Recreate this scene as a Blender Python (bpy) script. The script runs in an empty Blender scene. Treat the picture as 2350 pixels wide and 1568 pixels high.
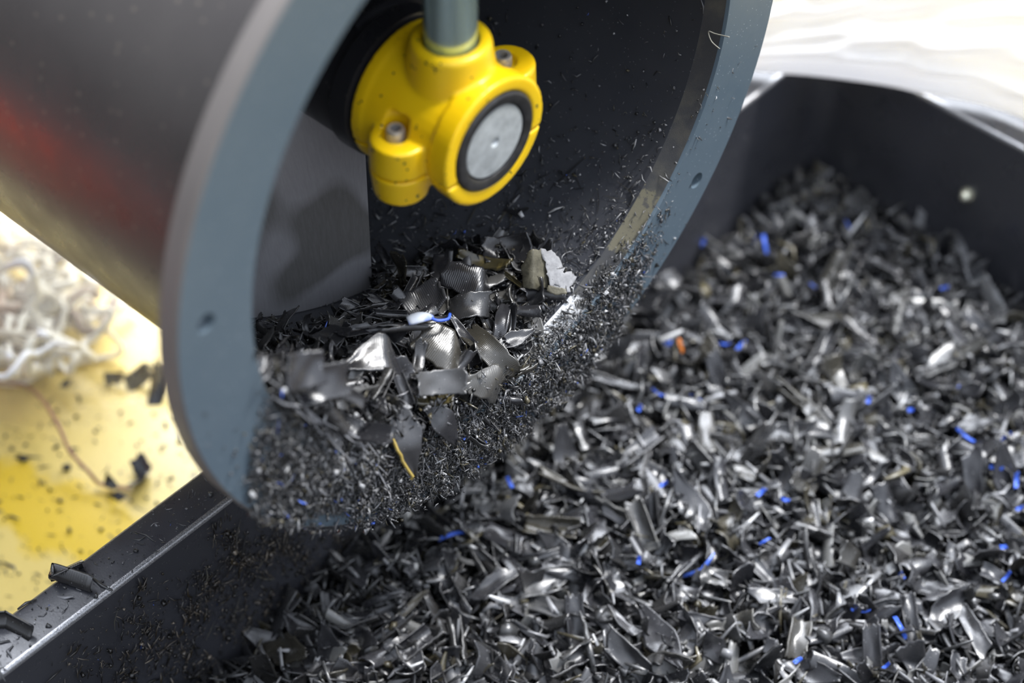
import bpy, bmesh, math, random
import numpy as np
from mathutils import Vector, Matrix, Euler

# Lengths below are written in tube-flange radii; one radius is 0.2 m.
S = 0.2
scene = bpy.context.scene
COL = scene.collection
rnd = random.Random(7)
RS = np.random.RandomState(11)
R = math.radians

# ------------------------------------------------------------------ camera, sky, sun, exposure
CAM_C = np.array([2.41602754, -2.70639712, 3.18147438])
CAM_R = np.array([[0.73992382, -0.49160671, 0.45916835],
                  [0.67261862, 0.53069326, -0.51570229],
                  [0.00984516, 0.69042559, 0.72333642]])
F_PX = 4874.9078
W_PX, H_PX = 2350, 1568
cd = bpy.data.cameras.new('camera')
cam = bpy.data.objects.new('camera', cd)
COL.objects.link(cam)
mw = Matrix.Identity(4)
for i in range(3):
    for j in range(3):
        mw[i][j] = CAM_R[i, j]
    mw[i][3] = CAM_C[i] * S
cam.matrix_world = mw
cd.sensor_width = 36.0
cd.lens = F_PX / W_PX * 36.0
cd.clip_start, cd.clip_end = 0.01, 60
cd.dof.use_dof = True
cd.dof.focus_distance = 5.33 * S
cd.dof.aperture_fstop = 3.9
cd.dof.aperture_blades = 0
scene.camera = cam

scene.view_settings.view_transform = 'Standard'
scene.view_settings.look = 'None'
scene.view_settings.gamma = 1.0
scene.view_settings.use_curve_mapping = False
scene.view_settings.exposure = 0.55

KEY = Vector((-0.40, 0.56, 0.75)).normalized()      # the bright sky behind the machine
world = bpy.data.worlds.new('sky')
scene.world = world
world.use_nodes = True
wn, wl = world.node_tree.nodes, world.node_tree.links
wn.clear()
w_out = wn.new('ShaderNodeOutputWorld')
w_bg = wn.new('ShaderNodeBackground')
w_tc = wn.new('ShaderNodeTexCoord')
w_sep = wn.new('ShaderNodeSeparateXYZ')
w_ramp = wn.new('ShaderNodeValToRGB')
w_map = wn.new('ShaderNodeMapRange')
w_map.inputs['From Min'].default_value = -1.0
w_map.inputs['From Max'].default_value = 1.0
wl.new(w_tc.outputs['Generated'], w_sep.inputs[0])
wl.new(w_sep.outputs['Z'], w_map.inputs['Value'])
wl.new(w_map.outputs[0], w_ramp.inputs[0])
el = w_ramp.color_ramp.elements
el[0].position, el[0].color = 0.0, (0.16, 0.13, 0.11, 1)
el[1].position, el[1].color = 1.0, (1.15, 1.25, 1.45, 1)
for pos, c in ((0.47, (0.22, 0.19, 0.17)), (0.56, (0.42, 0.44, 0.48)), (0.72, (0.80, 0.88, 1.02))):
    e = el.new(pos)
    e.color = (*c, 1)
w_dot = wn.new('ShaderNodeVectorMath')
w_dot.operation = 'DOT_PRODUCT'
w_dot.inputs[1].default_value = KEY
wl.new(w_tc.outputs['Generated'], w_dot.inputs[0])
w_lobe = wn.new('ShaderNodeMapRange')
w_lobe.interpolation_type = 'SMOOTHSTEP'
w_lobe.inputs['From Min'].default_value = 0.74
w_lobe.inputs['From Max'].default_value = 0.98
w_lobe.inputs['To Max'].default_value = 7.0
wl.new(w_dot.outputs['Value'], w_lobe.inputs['Value'])
w_add = wn.new('ShaderNodeMix')
w_add.data_type = 'RGBA'
w_add.blend_type = 'ADD'
w_add.clamp_result = False
w_add.inputs['Factor'].default_value = 1.0
wl.new(w_ramp.outputs[0], w_add.inputs['A'])
w_tint = wn.new('ShaderNodeMix')
w_tint.data_type = 'RGBA'
w_tint.blend_type = 'MULTIPLY'
w_tint.inputs['Factor'].default_value = 1.0
w_tint.inputs['B'].default_value = (0.94, 0.98, 1.06, 1)
wl.new(w_lobe.outputs[0], w_tint.inputs['A'])
wl.new(w_tint.outputs['Result'], w_add.inputs['B'])
# the side behind the photographer is dimmer than the open side beyond the machine
w_side = wn.new('ShaderNodeVectorMath')
w_side.operation = 'DOT_PRODUCT'
w_side.inputs[1].default_value = Vector((0.45, 0.85, 0.30)).normalized()
wl.new(w_tc.outputs['Generated'], w_side.inputs[0])
w_dim = wn.new('ShaderNodeMapRange')
w_dim.interpolation_type = 'SMOOTHSTEP'
w_dim.inputs['From Min'].default_value = -0.75
w_dim.inputs['From Max'].default_value = 0.35
w_dim.inputs['To Min'].default_value = 0.42
w_dim.inputs['To Max'].default_value = 1.08
wl.new(w_side.outputs['Value'], w_dim.inputs['Value'])
w_mul = wn.new('ShaderNodeMix')
w_mul.data_type = 'RGBA'
w_mul.blend_type = 'MULTIPLY'
w_mul.inputs['Factor'].default_value = 1.0
wl.new(w_add.outputs['Result'], w_mul.inputs['A'])
wl.new(w_dim.outputs[0], w_mul.inputs['B'])
wl.new(w_mul.outputs['Result'], w_bg.inputs['Color'])
w_bg.inputs['Strength'].default_value = 0.9
wl.new(w_bg.outputs[0], w_out.inputs[0])

sd = bpy.data.lights.new('sun', 'SUN')
sd.energy = 3.0
sd.angle = R(9)
sd.color = (1.0, 0.99, 0.98)
sun = bpy.data.objects.new('sun', sd)
COL.objects.link(sun)
sun.rotation_euler = Vector((0.22, 0.42, 0.88)).to_track_quat('Z', 'Y').to_euler()


# ------------------------------------------------------------------ helpers
def ray(u, v):
    d = np.array([(u - W_PX / 2) / F_PX, -(v - H_PX / 2) / F_PX, -1.0])
    return CAM_R @ d


def on_plane(u, v, ax, val):
    d = ray(u, v)
    return CAM_C + d * ((val - CAM_C[ax]) / d[ax])


def on_bore(u, v, r):
    """far crossing of a sight line with a cylinder of radius r about the tube axis"""
    d = ray(u, v)
    a = d[1] ** 2 + d[2] ** 2
    b = CAM_C[1] * d[1] + CAM_C[2] * d[2]
    c = CAM_C[1] ** 2 + CAM_C[2] ** 2 - r * r
    q = b * b - a * c
    if q < 0:
        return None
    return CAM_C + d * ((-b + math.sqrt(q)) / a)


def tag(o, label=None, cat=None, group=None, kind=None):
    if label:
        o['label'] = label
    if cat:
        o['category'] = cat
    if group:
        o['group'] = group
    if kind:
        o['kind'] = kind
    return o


def empty(name, loc, label, cat, group=None):
    o = bpy.data.objects.new(name, None)
    COL.objects.link(o)
    o.location = Vector(loc) * S
    o.empty_display_size = 0.02
    o['origin'] = tuple(loc)
    return tag(o, label, cat, group)


def root_origin(parent):
    p, off = parent, Vector((0, 0, 0))
    while p is not None:
        off += p.location
        p = p.parent
    return off


def link_mesh(name, me, mat, parent=None, loc=None):
    o = bpy.data.objects.new(name, me)
    COL.objects.link(o)
    if mat is not None:
        me.materials.clear()
        for m in (mat if isinstance(mat, (list, tuple)) else [mat]):
            me.materials.append(m)
    if parent is not None:
        o.parent = parent
    if loc is not None:
        o.location = loc
    return o


def build(name, V, F, mat, parent=None, smooth=True, origin=None, attrs=None):
    """mesh from points written in flange radii (place coordinates)"""
    V = np.asarray(V, float)
    if parent is not None:
        off = np.array(root_origin(parent)) / S
    elif origin is not None:
        off = np.array(origin, float)
    else:
        off = np.zeros(3)
    me = bpy.data.meshes.new(name)
    me.from_pydata(((V - off) * S).tolist(), [], [list(map(int, f)) for f in F])
    if smooth:
        me.polygons.foreach_set('use_smooth', [True] * len(me.polygons))
    me.update()
    if attrs:
        for k, arr in attrs.items():
            a = me.attributes.new(k, 'FLOAT_VECTOR', 'POINT')
            a.data.foreach_set('vector', np.asarray(arr, np.float32).ravel())
    o = link_mesh(name, me, mat, parent)
    if parent is None and origin is not None:
        o.location = Vector(origin) * S
    return o


def recalc(o):
    bm = bmesh.new()
    bm.from_mesh(o.data)
    bmesh.ops.remove_doubles(bm, verts=bm.verts, dist=1e-6)
    bmesh.ops.recalc_face_normals(bm, faces=bm.faces)
    bm.to_mesh(o.data)
    bm.free()


def sharp(o, deg=35):
    """mark hard edges so that smooth shading keeps corners"""
    bm = bmesh.new()
    bm.from_mesh(o.data)
    for e in bm.edges:
        if len(e.link_faces) == 2 and e.calc_face_angle(0) > R(deg):
            e.smooth = False
    bm.to_mesh(o.data)
    bm.free()
    return o


def bake(o):
    dg = bpy.context.evaluated_depsgraph_get()
    me = bpy.data.meshes.new_from_object(o.evaluated_get(dg))
    old = o.data
    o.modifiers.clear()
    me.name = old.name
    o.data = me
    bpy.data.meshes.remove(old)


def lathe_vf(profile, seg, axis='x', c=(0, 0, 0), close=True, a0=0.0, a1=2 * math.pi):
    """profile: (along, radius) pairs; full turn about an axis through c"""
    full = abs(a1 - a0 - 2 * math.pi) < 1e-6
    n = seg if full else seg + 1
    V, F = [], []
    for (s, r) in profile:
        for k in range(n):
            a = a0 + (a1 - a0) * k / seg
            p, q = r * math.cos(a), r * math.sin(a)
            if axis == 'x':
                V.append((c[0] + s, c[1] + p, c[2] + q))
            elif axis == 'z':
                V.append((c[0] + p, c[1] + q, c[2] + s))
            else:
                V.append((c[0] + q, c[1] + s, c[2] + p))
    m = len(profile)
    for i in range(m if close else m - 1):
        for k in range(seg):
            k2 = (k + 1) % n
            i2 = (i + 1) % m
            F.append((i * n + k, i * n + k2, i2 * n + k2, i2 * n + k))
    return V, F


def lathe(name, profile, seg, mat, parent, axis='x', c=(0, 0, 0), close=True, deg=35):
    V, F = lathe_vf(profile, seg, axis, c, close)
    o = build(name, V, F, mat, parent)
    recalc(o)
    return sharp(o, deg)


def tube_vf(pts, rad, seg=8, flat=1.0, cap=True):
    """sweep a round or flattened section along points"""
    pts = [np.array(p, float) for p in pts]
    n = len(pts)
    V, F = [], []
    up = np.array([0.31, 0.22, 0.92])
    for i, p in enumerate(pts):
        t = pts[min(i + 1, n - 1)] - pts[max(i - 1, 0)]
        t /= np.linalg.norm(t) + 1e-9
        a = np.cross(t, up)
        a /= np.linalg.norm(a) + 1e-9
        b = np.cross(a, t)
        up = b
        r = rad[i] if hasattr(rad, '__len__') else rad
        for k in range(seg):
            w = 2 * math.pi * k / seg
            V.append(p + a * r * math.cos(w) + b * r * flat * math.sin(w))
    for i in range(n - 1):
        for k in range(seg):
            k2 = (k + 1) % seg
            F.append((i * seg + k, i * seg + k2, (i + 1) * seg + k2, (i + 1) * seg + k))
    if cap:
        F.append(tuple(range(seg))[::-1])
        F.append(tuple((n - 1) * seg + k for k in range(seg)))
    return V, F


def spline(pts, n):
    """smooth curve through points (Catmull-Rom)"""
    P = [np.array(p, float) for p in pts]
    P = [2 * P[0] - P[1]] + P + [2 * P[-1] - P[-2]]
    out = []
    m = len(P) - 3
    for i in range(n):
        x = i / (n - 1) * m
        k = min(int(x), m - 1)
        t = x - k
        a, b, c, d = P[k:k + 4]
        out.append(0.5 * (2 * b + (c - a) * t + (2 * a - 5 * b + 4 * c - d) * t * t + (3 * b - a - 3 * c + d) * t ** 3))
    return out


# ------------------------------------------------------------------ materials
class Mat:
    def __init__(self, name):
        self.m = bpy.data.materials.new(name)
        self.m.use_nodes = True
        self.n, self.l = self.m.node_tree.nodes, self.m.node_tree.links
        self.b = self.n['Principled BSDF']
        self.tc = self.n.new('ShaderNodeTexCoord')

    def set(self, **k):
        for key, v in k.items():
            s = self.b.inputs[{'color': 'Base Color', 'rough': 'Roughness', 'metal': 'Metallic', 'spec': 'Specular IOR Level',
                               'ior': 'IOR', 'coat': 'Coat Weight', 'coat_rough': 'Coat Roughness', 'trans': 'Transmission Weight',
                               'aniso': 'Anisotropic'}[key]]
            s.default_value = (*v, 1) if isinstance(v, tuple) and len(v) == 3 else v
        return self

    def noise(self, scale, detail=3, rough=0.55, vec=None, stretch=None, dist=0.0):
        t = self.n.new('ShaderNodeTexNoise')
        t.inputs['Scale'].default_value = scale
        t.inputs['Detail'].default_value = detail
        t.inputs['Roughness'].default_value = rough
        t.inputs['Distortion'].default_value = dist
        src = vec or self.tc.outputs['Object']
        if stretch:
            mp = self.n.new('ShaderNodeMapping')
            mp.inputs['Scale'].default_value = stretch
            self.l.new(src, mp.inputs[0])
            src = mp.outputs[0]
        self.l.new(src, t.inputs['Vector'])
        return t.outputs['Fac']

    def voronoi(self, scale, out='Distance', rand=1.0):
        t = self.n.new('ShaderNodeTexVoronoi')
        t.inputs['Scale'].default_value = scale
        t.inputs['Randomness'].default_value = rand
        self.l.new(self.tc.outputs['Object'], t.inputs['Vector'])
        return t.outputs[out]

    def ramp(self, fac, stops):
        r = self.n.new('ShaderNodeValToRGB')
        e = r.color_ramp.elements
        while len(e) < len(stops):
            e.new(0.5)
        for i, (p, c) in enumerate(stops):
            e[i].position = p
            e[i].color = (*c, 1) if hasattr(c, '__len__') else (c, c, c, 1)
        self.l.new(fac, r.inputs[0])
        return r.outputs[0]

    def mix(self, fac, a, b, mode='MIX'):
        x = self.n.new('ShaderNodeMix')
        x.data_type = 'RGBA'
        x.blend_type = mode
        for s, v in (('Factor', fac), ('A', a), ('B', b)):
            i = x.inputs[s]
            if hasattr(v, 'is_linked'):
                self.l.new(v, i)
            elif s == 'Factor':
                i.default_value = v
            else:
                i.default_value = (*v, 1) if hasattr(v, '__len__') else (v, v, v, 1)
        return x.outputs['Result']

    def math(self, op, a, b=None):
        x = self.n.new('ShaderNodeMath')
        x.operation = op
        for i, v in enumerate((a, b)):
            if v is None:
                continue
            if hasattr(v, 'is_linked'):
                self.l.new(v, x.inputs[i])
            else:
                x.inputs[i].default_value = v
        return x.outputs[0]

    def attr(self, name, out='Vector'):
        a = self.n.new('ShaderNodeAttribute')
        a.attribute_name = name
        return a.outputs[out]

    def color(self, s):
        self.l.new(s, self.b.inputs['Base Color'])
        return self

    def rough(self, s):
        self.l.new(s, self.b.inputs['Roughness'])
        return self

    def bump(self, h, strength, dist=0.001):
        x = self.n.new('ShaderNodeBump')
        x.inputs['Strength'].default_value = strength
        x.inputs['Distance'].default_value = dist
        self.l.new(h, x.inputs['Height'])
        self.l.new(x.outputs[0], self.b.inputs['Normal'])
        return self

    def specks(self, scale, size, keep=0.5):
        """small irregular grains, 1 inside a grain"""
        v = self.n.new('ShaderNodeTexVoronoi')
        v.inputs['Scale'].default_value = scale
        self.l.new(self.tc.outputs['Object'], v.inputs['Vector'])
        inside = self.math('LESS_THAN', v.outputs['Distance'], size)
        sep = self.n.new('ShaderNodeSeparateColor')
        self.l.new(v.outputs['Color'], sep.inputs[0])
        return self.math('MULTIPLY', inside, self.math('LESS_THAN', sep.outputs[0], keep))


def mat_painted(name, base, var, rough, dust=(0.35, 0.36, 0.38), dust_scale=420, keep=0.35, size=0.16, bump=0.05, spec=0.5, big=9):
    m = Mat(name)
    c = m.ramp(m.noise(big, 4), [(0.3, base), (0.7, var)])
    f = m.specks(dust_scale, size, keep)
    f2 = m.specks(dust_scale * 0.37, size * 0.6, keep * 0.4)
    m.color(m.mix(m.math('MAXIMUM', f, f2), c, dust))
    m.rough(m.ramp(m.noise(60, 3), [(0.3, rough - 0.06), (0.7, rough + 0.1)]))
    m.bump(m.noise(900, 3), bump, 0.0004)
    m.set(spec=spec)
    return m.m


M_TUBE = mat_painted('grey brown tube paint', (0.060, 0.054, 0.052), (0.085, 0.077, 0.072), 0.30, dust=(0.14, 0.12, 0.10), dust_scale=200, keep=0.3, size=0.20, spec=0.55)
M_FLANGE_EDGE = mat_painted('flange rim paint', (0.16, 0.145, 0.135), (0.20, 0.18, 0.165), 0.45, dust=(0.25, 0.22, 0.2))
M_RING = mat_painted('blue grey flange paint', (0.092, 0.134, 0.170), (0.120, 0.160, 0.192), 0.42, dust=(0.33, 0.38, 0.42), dust_scale=430, keep=0.3, size=0.13)
M_BORE = mat_painted('charcoal bore paint', (0.043, 0.046, 0.055), (0.058, 0.061, 0.070), 0.40, dust=(0.28, 0.29, 0.31), dust_scale=560, keep=0.28, size=0.11)
M_BIN = mat_painted('black bin paint', (0.030, 0.031, 0.037), (0.047, 0.048, 0.056), 0.30, dust=(0.3, 0.28, 0.24), dust_scale=700, keep=0.16, size=0.12, bump=0.15, spec=0.8)
M_SHAFT = mat_painted('black shaft paint', (0.012, 0.012, 0.014), (0.022, 0.022, 0.025), 0.3, dust=(0.12, 0.11, 0.1), keep=0.1)
M_HOSE = M_SHAFT

m = Mat('worn mouth chamfer')
wear = m.noise(55, 4, 0.6)
c = m.ramp(wear, [(0.45, (0.036, 0.036, 0.037)), (0.70, (0.075, 0.070, 0.055))])
for ang_, rad_, col_, rag_ in ((-49.0, 0.085, (0.13, 0.118, 0.075), 1.6), (-73.5, 0.085, (0.62, 0.63, 0.64), 0.8)):     # places rubbed bare
    dn = m.n.new('ShaderNodeVectorMath')
    dn.operation = 'DISTANCE'
    m.l.new(m.tc.outputs['Object'], dn.inputs[0])
    dn.inputs[1].default_value = (0.97 * S, 0.78 * math.cos(R(ang_)) * S, (0.78 * math.sin(R(ang_)) + 0.79) * S)
    q_ = m.math('ADD', m.math('DIVIDE', dn.outputs['Value'], rad_ * S), m.math('MULTIPLY', m.math('SUBTRACT', m.noise(160, 4, 0.65), 0.5), rag_ * 2))
    c = m.mix(m.ramp(q_, [(0.85, 1.0), (1.05, 0.0)]), c, col_)
m.color(m.mix(m.specks(600, 0.16, 0.3), c, (0.05, 0.05, 0.05))).set(rough=0.4)
m.bump(m.noise(500, 2, stretch=(1, 6, 6)), 0.2, 0.0006)
M_CHAMFER = m.m

m = Mat('worn bent edge')
c = m.ramp(m.noise(2200, 4, 0.7), [(0.38, (0.13, 0.13, 0.14)), (0.66, (0.70, 0.70, 0.71))])
m.color(c).set(metal=0.7, rough=0.26, spec=0.8)
m.bump(m.noise(2200, 2), 0.3, 0.0004)
M_WORN = m.m

m = Mat('brushed grey steel')
st = m.noise(90, 4, 0.65, stretch=(0.4, 9, 1.2))
refl_patch = m.ramp(m.noise(16, 1, 0.4), [(0.47, (0.13, 0.128, 0.122)), (0.53, (0.33, 0.33, 0.35))])  # light and dark reflection zones put into the steel colour by noise
m.color(m.mix(0.22, refl_patch, m.ramp(st, [(0.3, (0.22, 0.22, 0.22)), (0.7, (0.40, 0.40, 0.42))]))).set(metal=0.3, rough=0.45)
m.bump(st, 0.12, 0.0006)
M_BLADE = m.m

m = Mat('yellow enamel')
spots = m.specks(230, 0.14, 0.34)
spots2 = m.math('MULTIPLY', m.math('GREATER_THAN', m.noise(150, 4, 0.7), 0.66), m.math('GREATER_THAN', m.noise(28, 2), 0.52))
base = m.ramp(m.noise(30, 3), [(0.3, (0.93, 0.57, 0.003)), (0.7, (0.97, 0.65, 0.008))])
m.color(m.mix(m.math('MAXIMUM', spots, spots2), base, (0.05, 0.042, 0.02))).set(rough=0.34, spec=0.5, coat=0.25, coat_rough=0.25)
m.bump(m.noise(120, 2), 0.05, 0.001)
M_YELLOW = m.m

m = Mat('zinc rod')
c = m.ramp(m.noise(60, 4, 0.6, stretch=(1, 1, 0.12)), [(0.3, (0.42, 0.58, 0.57)), (0.7, (0.62, 0.80, 0.78))])
m.color(c).set(metal=0.75, rough=0.2)
m.bump(m.noise(300, 2), 0.04, 0.0005)
M_ROD = m.m

m = Mat('turned steel cap')
c = m.ramp(m.noise(110, 4, 0.6), [(0.35, (0.42, 0.45, 0.46)), (0.65, (0.62, 0.66, 0.67))])
m.color(m.mix(m.specks(300, 0.1, 0.14), c, (0.08, 0.08, 0.08))).set(metal=0.25, rough=0.36)
m.bump(m.noise(700, 2), 0.05, 0.0003)
M_CAP = m.m

m = Mat('black rubber seal')
m.color(m.ramp(m.noise(200, 4), [(0.3, (0.012, 0.012, 0.013)), (0.75, (0.04, 0.04, 0.043))])).set(rough=0.42)
m.bump(m.noise(600, 2), 0.2, 0.0005)
M_SEAL = m.m

m = Mat('screw steel')
m.color(m.ramp(m.noise(300, 3), [(0.3, (0.40, 0.385, 0.37)), (0.7, (0.66, 0.64, 0.62))])).set(metal=0.5, rough=0.3)
M_SCREW = m.m
M_DARK = Mat('dark socket').set(color=(0.01, 0.008, 0.006), rough=0.6).m

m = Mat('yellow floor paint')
worn = m.noise(5, 5, 0.6, dist=0.6)  # noise that varies the base colour with its painted-in pale sky sheen
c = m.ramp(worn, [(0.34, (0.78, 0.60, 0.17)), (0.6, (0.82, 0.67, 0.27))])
# pale sky sheen is in the base colour; this area paints the tube's reflection
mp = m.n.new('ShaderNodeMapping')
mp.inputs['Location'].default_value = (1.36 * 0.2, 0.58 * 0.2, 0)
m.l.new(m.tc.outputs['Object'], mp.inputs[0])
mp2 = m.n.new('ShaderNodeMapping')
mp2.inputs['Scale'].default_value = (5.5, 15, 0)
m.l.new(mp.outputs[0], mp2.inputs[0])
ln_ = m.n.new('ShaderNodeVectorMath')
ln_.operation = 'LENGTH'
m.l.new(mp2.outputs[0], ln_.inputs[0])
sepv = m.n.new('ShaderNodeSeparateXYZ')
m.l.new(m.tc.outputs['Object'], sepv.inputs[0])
refl_and_bare = m.ramp(m.math('ADD', ln_.outputs['Value'], m.math('MULTIPLY', m.noise(22, 3), 1.1)), [(0.85, 1.0), (1.0, 0.0)])
refl_and_bare = m.math('MAXIMUM', refl_and_bare, m.math('MULTIPLY', m.ramp(m.noise(16, 4, 0.6), [(0.60, 0.0), (0.70, 1.0)]), 0.7))  # plus bare spots scattered at random
c = m.mix(refl_and_bare, c, (0.76, 0.52, 0.012))
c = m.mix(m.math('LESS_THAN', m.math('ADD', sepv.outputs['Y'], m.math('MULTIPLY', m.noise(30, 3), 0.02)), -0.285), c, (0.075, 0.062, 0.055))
grit = m.math('MULTIPLY', m.math('GREATER_THAN', m.noise(75, 5, 0.65, stretch=(1, 1.7, 1)), 0.655), 0.8)
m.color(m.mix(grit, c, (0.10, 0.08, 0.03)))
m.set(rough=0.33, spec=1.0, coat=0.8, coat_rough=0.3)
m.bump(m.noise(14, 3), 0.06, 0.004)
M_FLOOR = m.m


def shred_mat(name, attr=False):
    m = Mat(name)
    if attr:
        tint = m.attr('tint', 'Color')
    else:
        oi = m.n.new('ShaderNodeObjectInfo')
        tint = m.ramp(oi.outputs['Random'], [(0.0, (0.018, 0.018, 0.020)), (0.45, (0.026, 0.026, 0.029)), (0.66, (0.040, 0.040, 0.043)),
                                             (0.82, (0.022, 0.022, 0.023)), (0.90, (0.046, 0.041, 0.029)), (0.96, (0.085, 0.085, 0.086)), (1.0, (0.16, 0.16, 0.158))])
    st = m.attr('st')
    sep = m.n.new('ShaderNodeSeparateXYZ')
    m.l.new(st, sep.inputs[0])
    back = m.math('GREATER_THAN', sep.outputs['Z'], 0.5)
    c = m.mix(m.math('MULTIPLY', back, 0.22), tint, (0.045, 0.041, 0.030))
    f = m.specks(900, 0.16, 0.12)
    m.color(m.mix(f, c, (0.32, 0.32, 0.33)))
    # tool marks across the shaving
    wob = m.noise(240, 2, 0.5)
    ph = m.math('ADD', m.math('MULTIPLY', sep.outputs['X'], 8200.0), m.math('MULTIPLY', wob, 9.0))
    wave = m.math('SINE', ph)
    ridg = m.math('ADD', wave, m.math('MULTIPLY', m.noise(900, 3), 2.2))
    m.bump(ridg, 0.15, 0.00016)
    m.rough(m.ramp(m.noise(160, 2), [(0.3, 0.19), (0.7, 0.33)]))
    m.set(spec=0.85)
    return m.m


M_SHRED = shred_mat('black plastic shred')
M_SHREDS = shred_mat('black plastic shreds', True)
m = Mat('sliver plastic')
m.color(m.attr('tint', 'Color')).set(rough=0.34, spec=0.8)
M_SLIVERS = m.m
m = Mat('black sliver')
oi = m.n.new('ShaderNodeObjectInfo')
m.color(m.ramp(oi.outputs['Random'], [(0.0, (0.014, 0.014, 0.015)), (0.7, (0.03, 0.03, 0.032)), (1.0, (0.08, 0.075, 0.06))])).set(rough=0.33, spec=0.8)
M_SLIVER = m.m
M_GOLDEDGE = Mat('gold edge').set(color=(0.42, 0.31, 0.08), rough=0.35).m
M_PALE = Mat('pale grey plastic').set(color=(0.24, 0.24, 0.25), rough=0.35).m
M_BLUE = Mat('blue plastic').set(color=(0.05, 0.13, 0.62), rough=0.35).m
M_ORANGE = Mat('orange plastic').set(color=(0.55, 0.16, 0.02), rough=0.4).m
m = Mat('grey torn laminate')
m.color(m.mix(m.specks(800, 0.16, 0.4), m.ramp(m.noise(120, 5, 0.7), [(0.3, (0.22, 0.22, 0.225)), (0.7, (0.42, 0.42, 0.43))]), (0.06, 0.06, 0.06))).set(rough=0.55)
m.bump(m.noise(260, 4), 0.5, 0.001)
M_TORN = m.m
m = Mat('olive dusty plastic')
m.color(m.ramp(m.noise(160, 5, 0.7), [(0.3, (0.06, 0.055, 0.038)), (0.7, (0.20, 0.185, 0.13))])).set(rough=0.5)
m.bump(m.noise(300, 4), 0.5, 0.001)
M_OLIVE = m.m
m = Mat('gold edged plastic')
m.color(m.ramp(m.noise(200, 3), [(0.3, (0.035, 0.032, 0.022)), (0.6, (0.06, 0.05, 0.022)), (0.75, (0.20, 0.155, 0.05))])).set(rough=0.32, spec=0.8)
M_GOLD = m.m
m = Mat('white blue plastic')
m.color(m.ramp(m.noise(90, 2), [(0.42, (0.10, 0.20, 0.68)), (0.56, (0.62, 0.66, 0.72))])).set(rough=0.4)
M_TIP = m.m

m = Mat('white plastic strip')
oi = m.n.new('ShaderNodeObjectInfo')
m.color(m.ramp(oi.outputs['Random'], [(0.0, (0.90, 0.90, 0.90)), (0.68, (0.84, 0.83, 0.83)), (0.8, (0.66, 0.56, 0.42)), (0.92, (0.52, 0.40, 0.36)), (1.0, (0.30, 0.28, 0.28))])).set(rough=0.4)
M_STRIP = m.m
M_WIRE = Mat('brown wire').set(color=(0.30, 0.13, 0.085), rough=0.45).m
M_THREAD = Mat('grey thread').set(color=(0.30, 0.29, 0.24), rough=0.5).m

m = Mat('clear plastic film')
tr = m.n.new('ShaderNodeBsdfTransparent')
tr.inputs[0].default_value = (0.97, 0.95, 0.88, 1)
mx = m.n.new('ShaderNodeMixShader')
m.set(color=(0.85, 0.80, 0.68), rough=0.22, spec=0.8)
fr = m.math('ADD', 0.06, m.math('MULTIPLY', m.noise(18, 3), 0.16))
m.l.new(fr, mx.inputs[0])
m.l.new(tr.outputs[0], mx.inputs[1])
m.l.new(m.b.outputs[0], mx.inputs[2])
m.l.new(mx.outputs[0], m.n['Material Output'].inputs[0])
M_FILM = m.m

m = Mat('white woven cloth')
m.color(m.ramp(m.noise(12, 3), [(0.3, (0.93, 0.92, 0.91)), (0.7, (0.95, 0.95, 0.95))])).set(rough=0.85, spec=0.1)
tl = m.n.new('ShaderNodeBsdfTranslucent')
tl.inputs[0].default_value = (0.95, 0.94, 0.94, 1)
mx = m.n.new('ShaderNodeMixShader')
mx.inputs[0].default_value = 0.46
m.l.new(m.b.outputs[0], mx.inputs[1])
m.l.new(tl.outputs[0], mx.inputs[2])
m.l.new(mx.outputs[0], m.n['Material Output'].inputs[0])
m.bump(m.noise(700, 2), 0.1, 0.0005)
M_CLOTH = m.m
M_NUT = Mat('bright zinc nut').set(color=(0.80, 0.78, 0.62), metal=0.8, rough=0.25).m
m = Mat('red barrel plastic')
m.color(m.ramp(m.noise(8, 3), [(0.3, (0.70, 0.075, 0.015)), (0.7, (0.80, 0.11, 0.02))])).set(rough=0.4)
M_RED = m.m

# ------------------------------------------------------------------ setting: the yellow floor
FLOOR_Z = -1.90
V, F = [], []
nx, ny = 40, 40
for i in range(nx + 1):
    for j in range(ny + 1):
        V.append((-7 + 12 * i / nx, -6 + 12 * j / ny, FLOOR_Z))
for i in range(nx):
    for j in range(ny):
        a = i * (ny + 1) + j
        F.append((a, a + ny + 1, a + ny + 2, a + 1))
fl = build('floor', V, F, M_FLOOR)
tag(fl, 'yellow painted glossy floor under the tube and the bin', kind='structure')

# ------------------------------------------------------------------ the tube with its flange
tube = empty('discharge_tube', (-1.0, 0, -0.79), 'wide grey steel tube with a blue grey end flange, its mouth open over the bin', 'tube')
SEG = 180
# shell: outer skin .791, bore .765
lathe('tube_shell', [(-0.05, 0.791), (-4.2, 0.791), (-4.2, 0.772), (-0.05, 0.772)], SEG, M_TUBE, tube)
bore = lathe('bore_lining', [(-0.052, 0.7718), (-4.0, 0.7718), (-4.0, 0.764), (-0.052, 0.764)], SEG, M_BORE, tube)
bore['label'] = 'charcoal painted inner face of the tube'
lathe('mouth_chamfer', [(-0.006, 0.796), (-0.052, 0.7645), (-0.053, 0.776), (-0.012, 0.80)], SEG, M_CHAMFER, tube)['label'] = 'worn pale bevel round the mouth'
fl_prof = [(0.0, 0.797), (0.0, 0.994), (-0.006, 1.0), (-0.052, 1.0), (-0.058, 0.994), (-0.058, 0.792), (-0.02, 0.792), (-0.006, 0.7945)]
V, F = lathe_vf(fl_prof, SEG)
flange = build('end_flange', V, F, [M_RING, M_FLANGE_EDGE], tube)
flange['label'] = 'blue grey painted face of the tube end'
recalc(flange)
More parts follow.
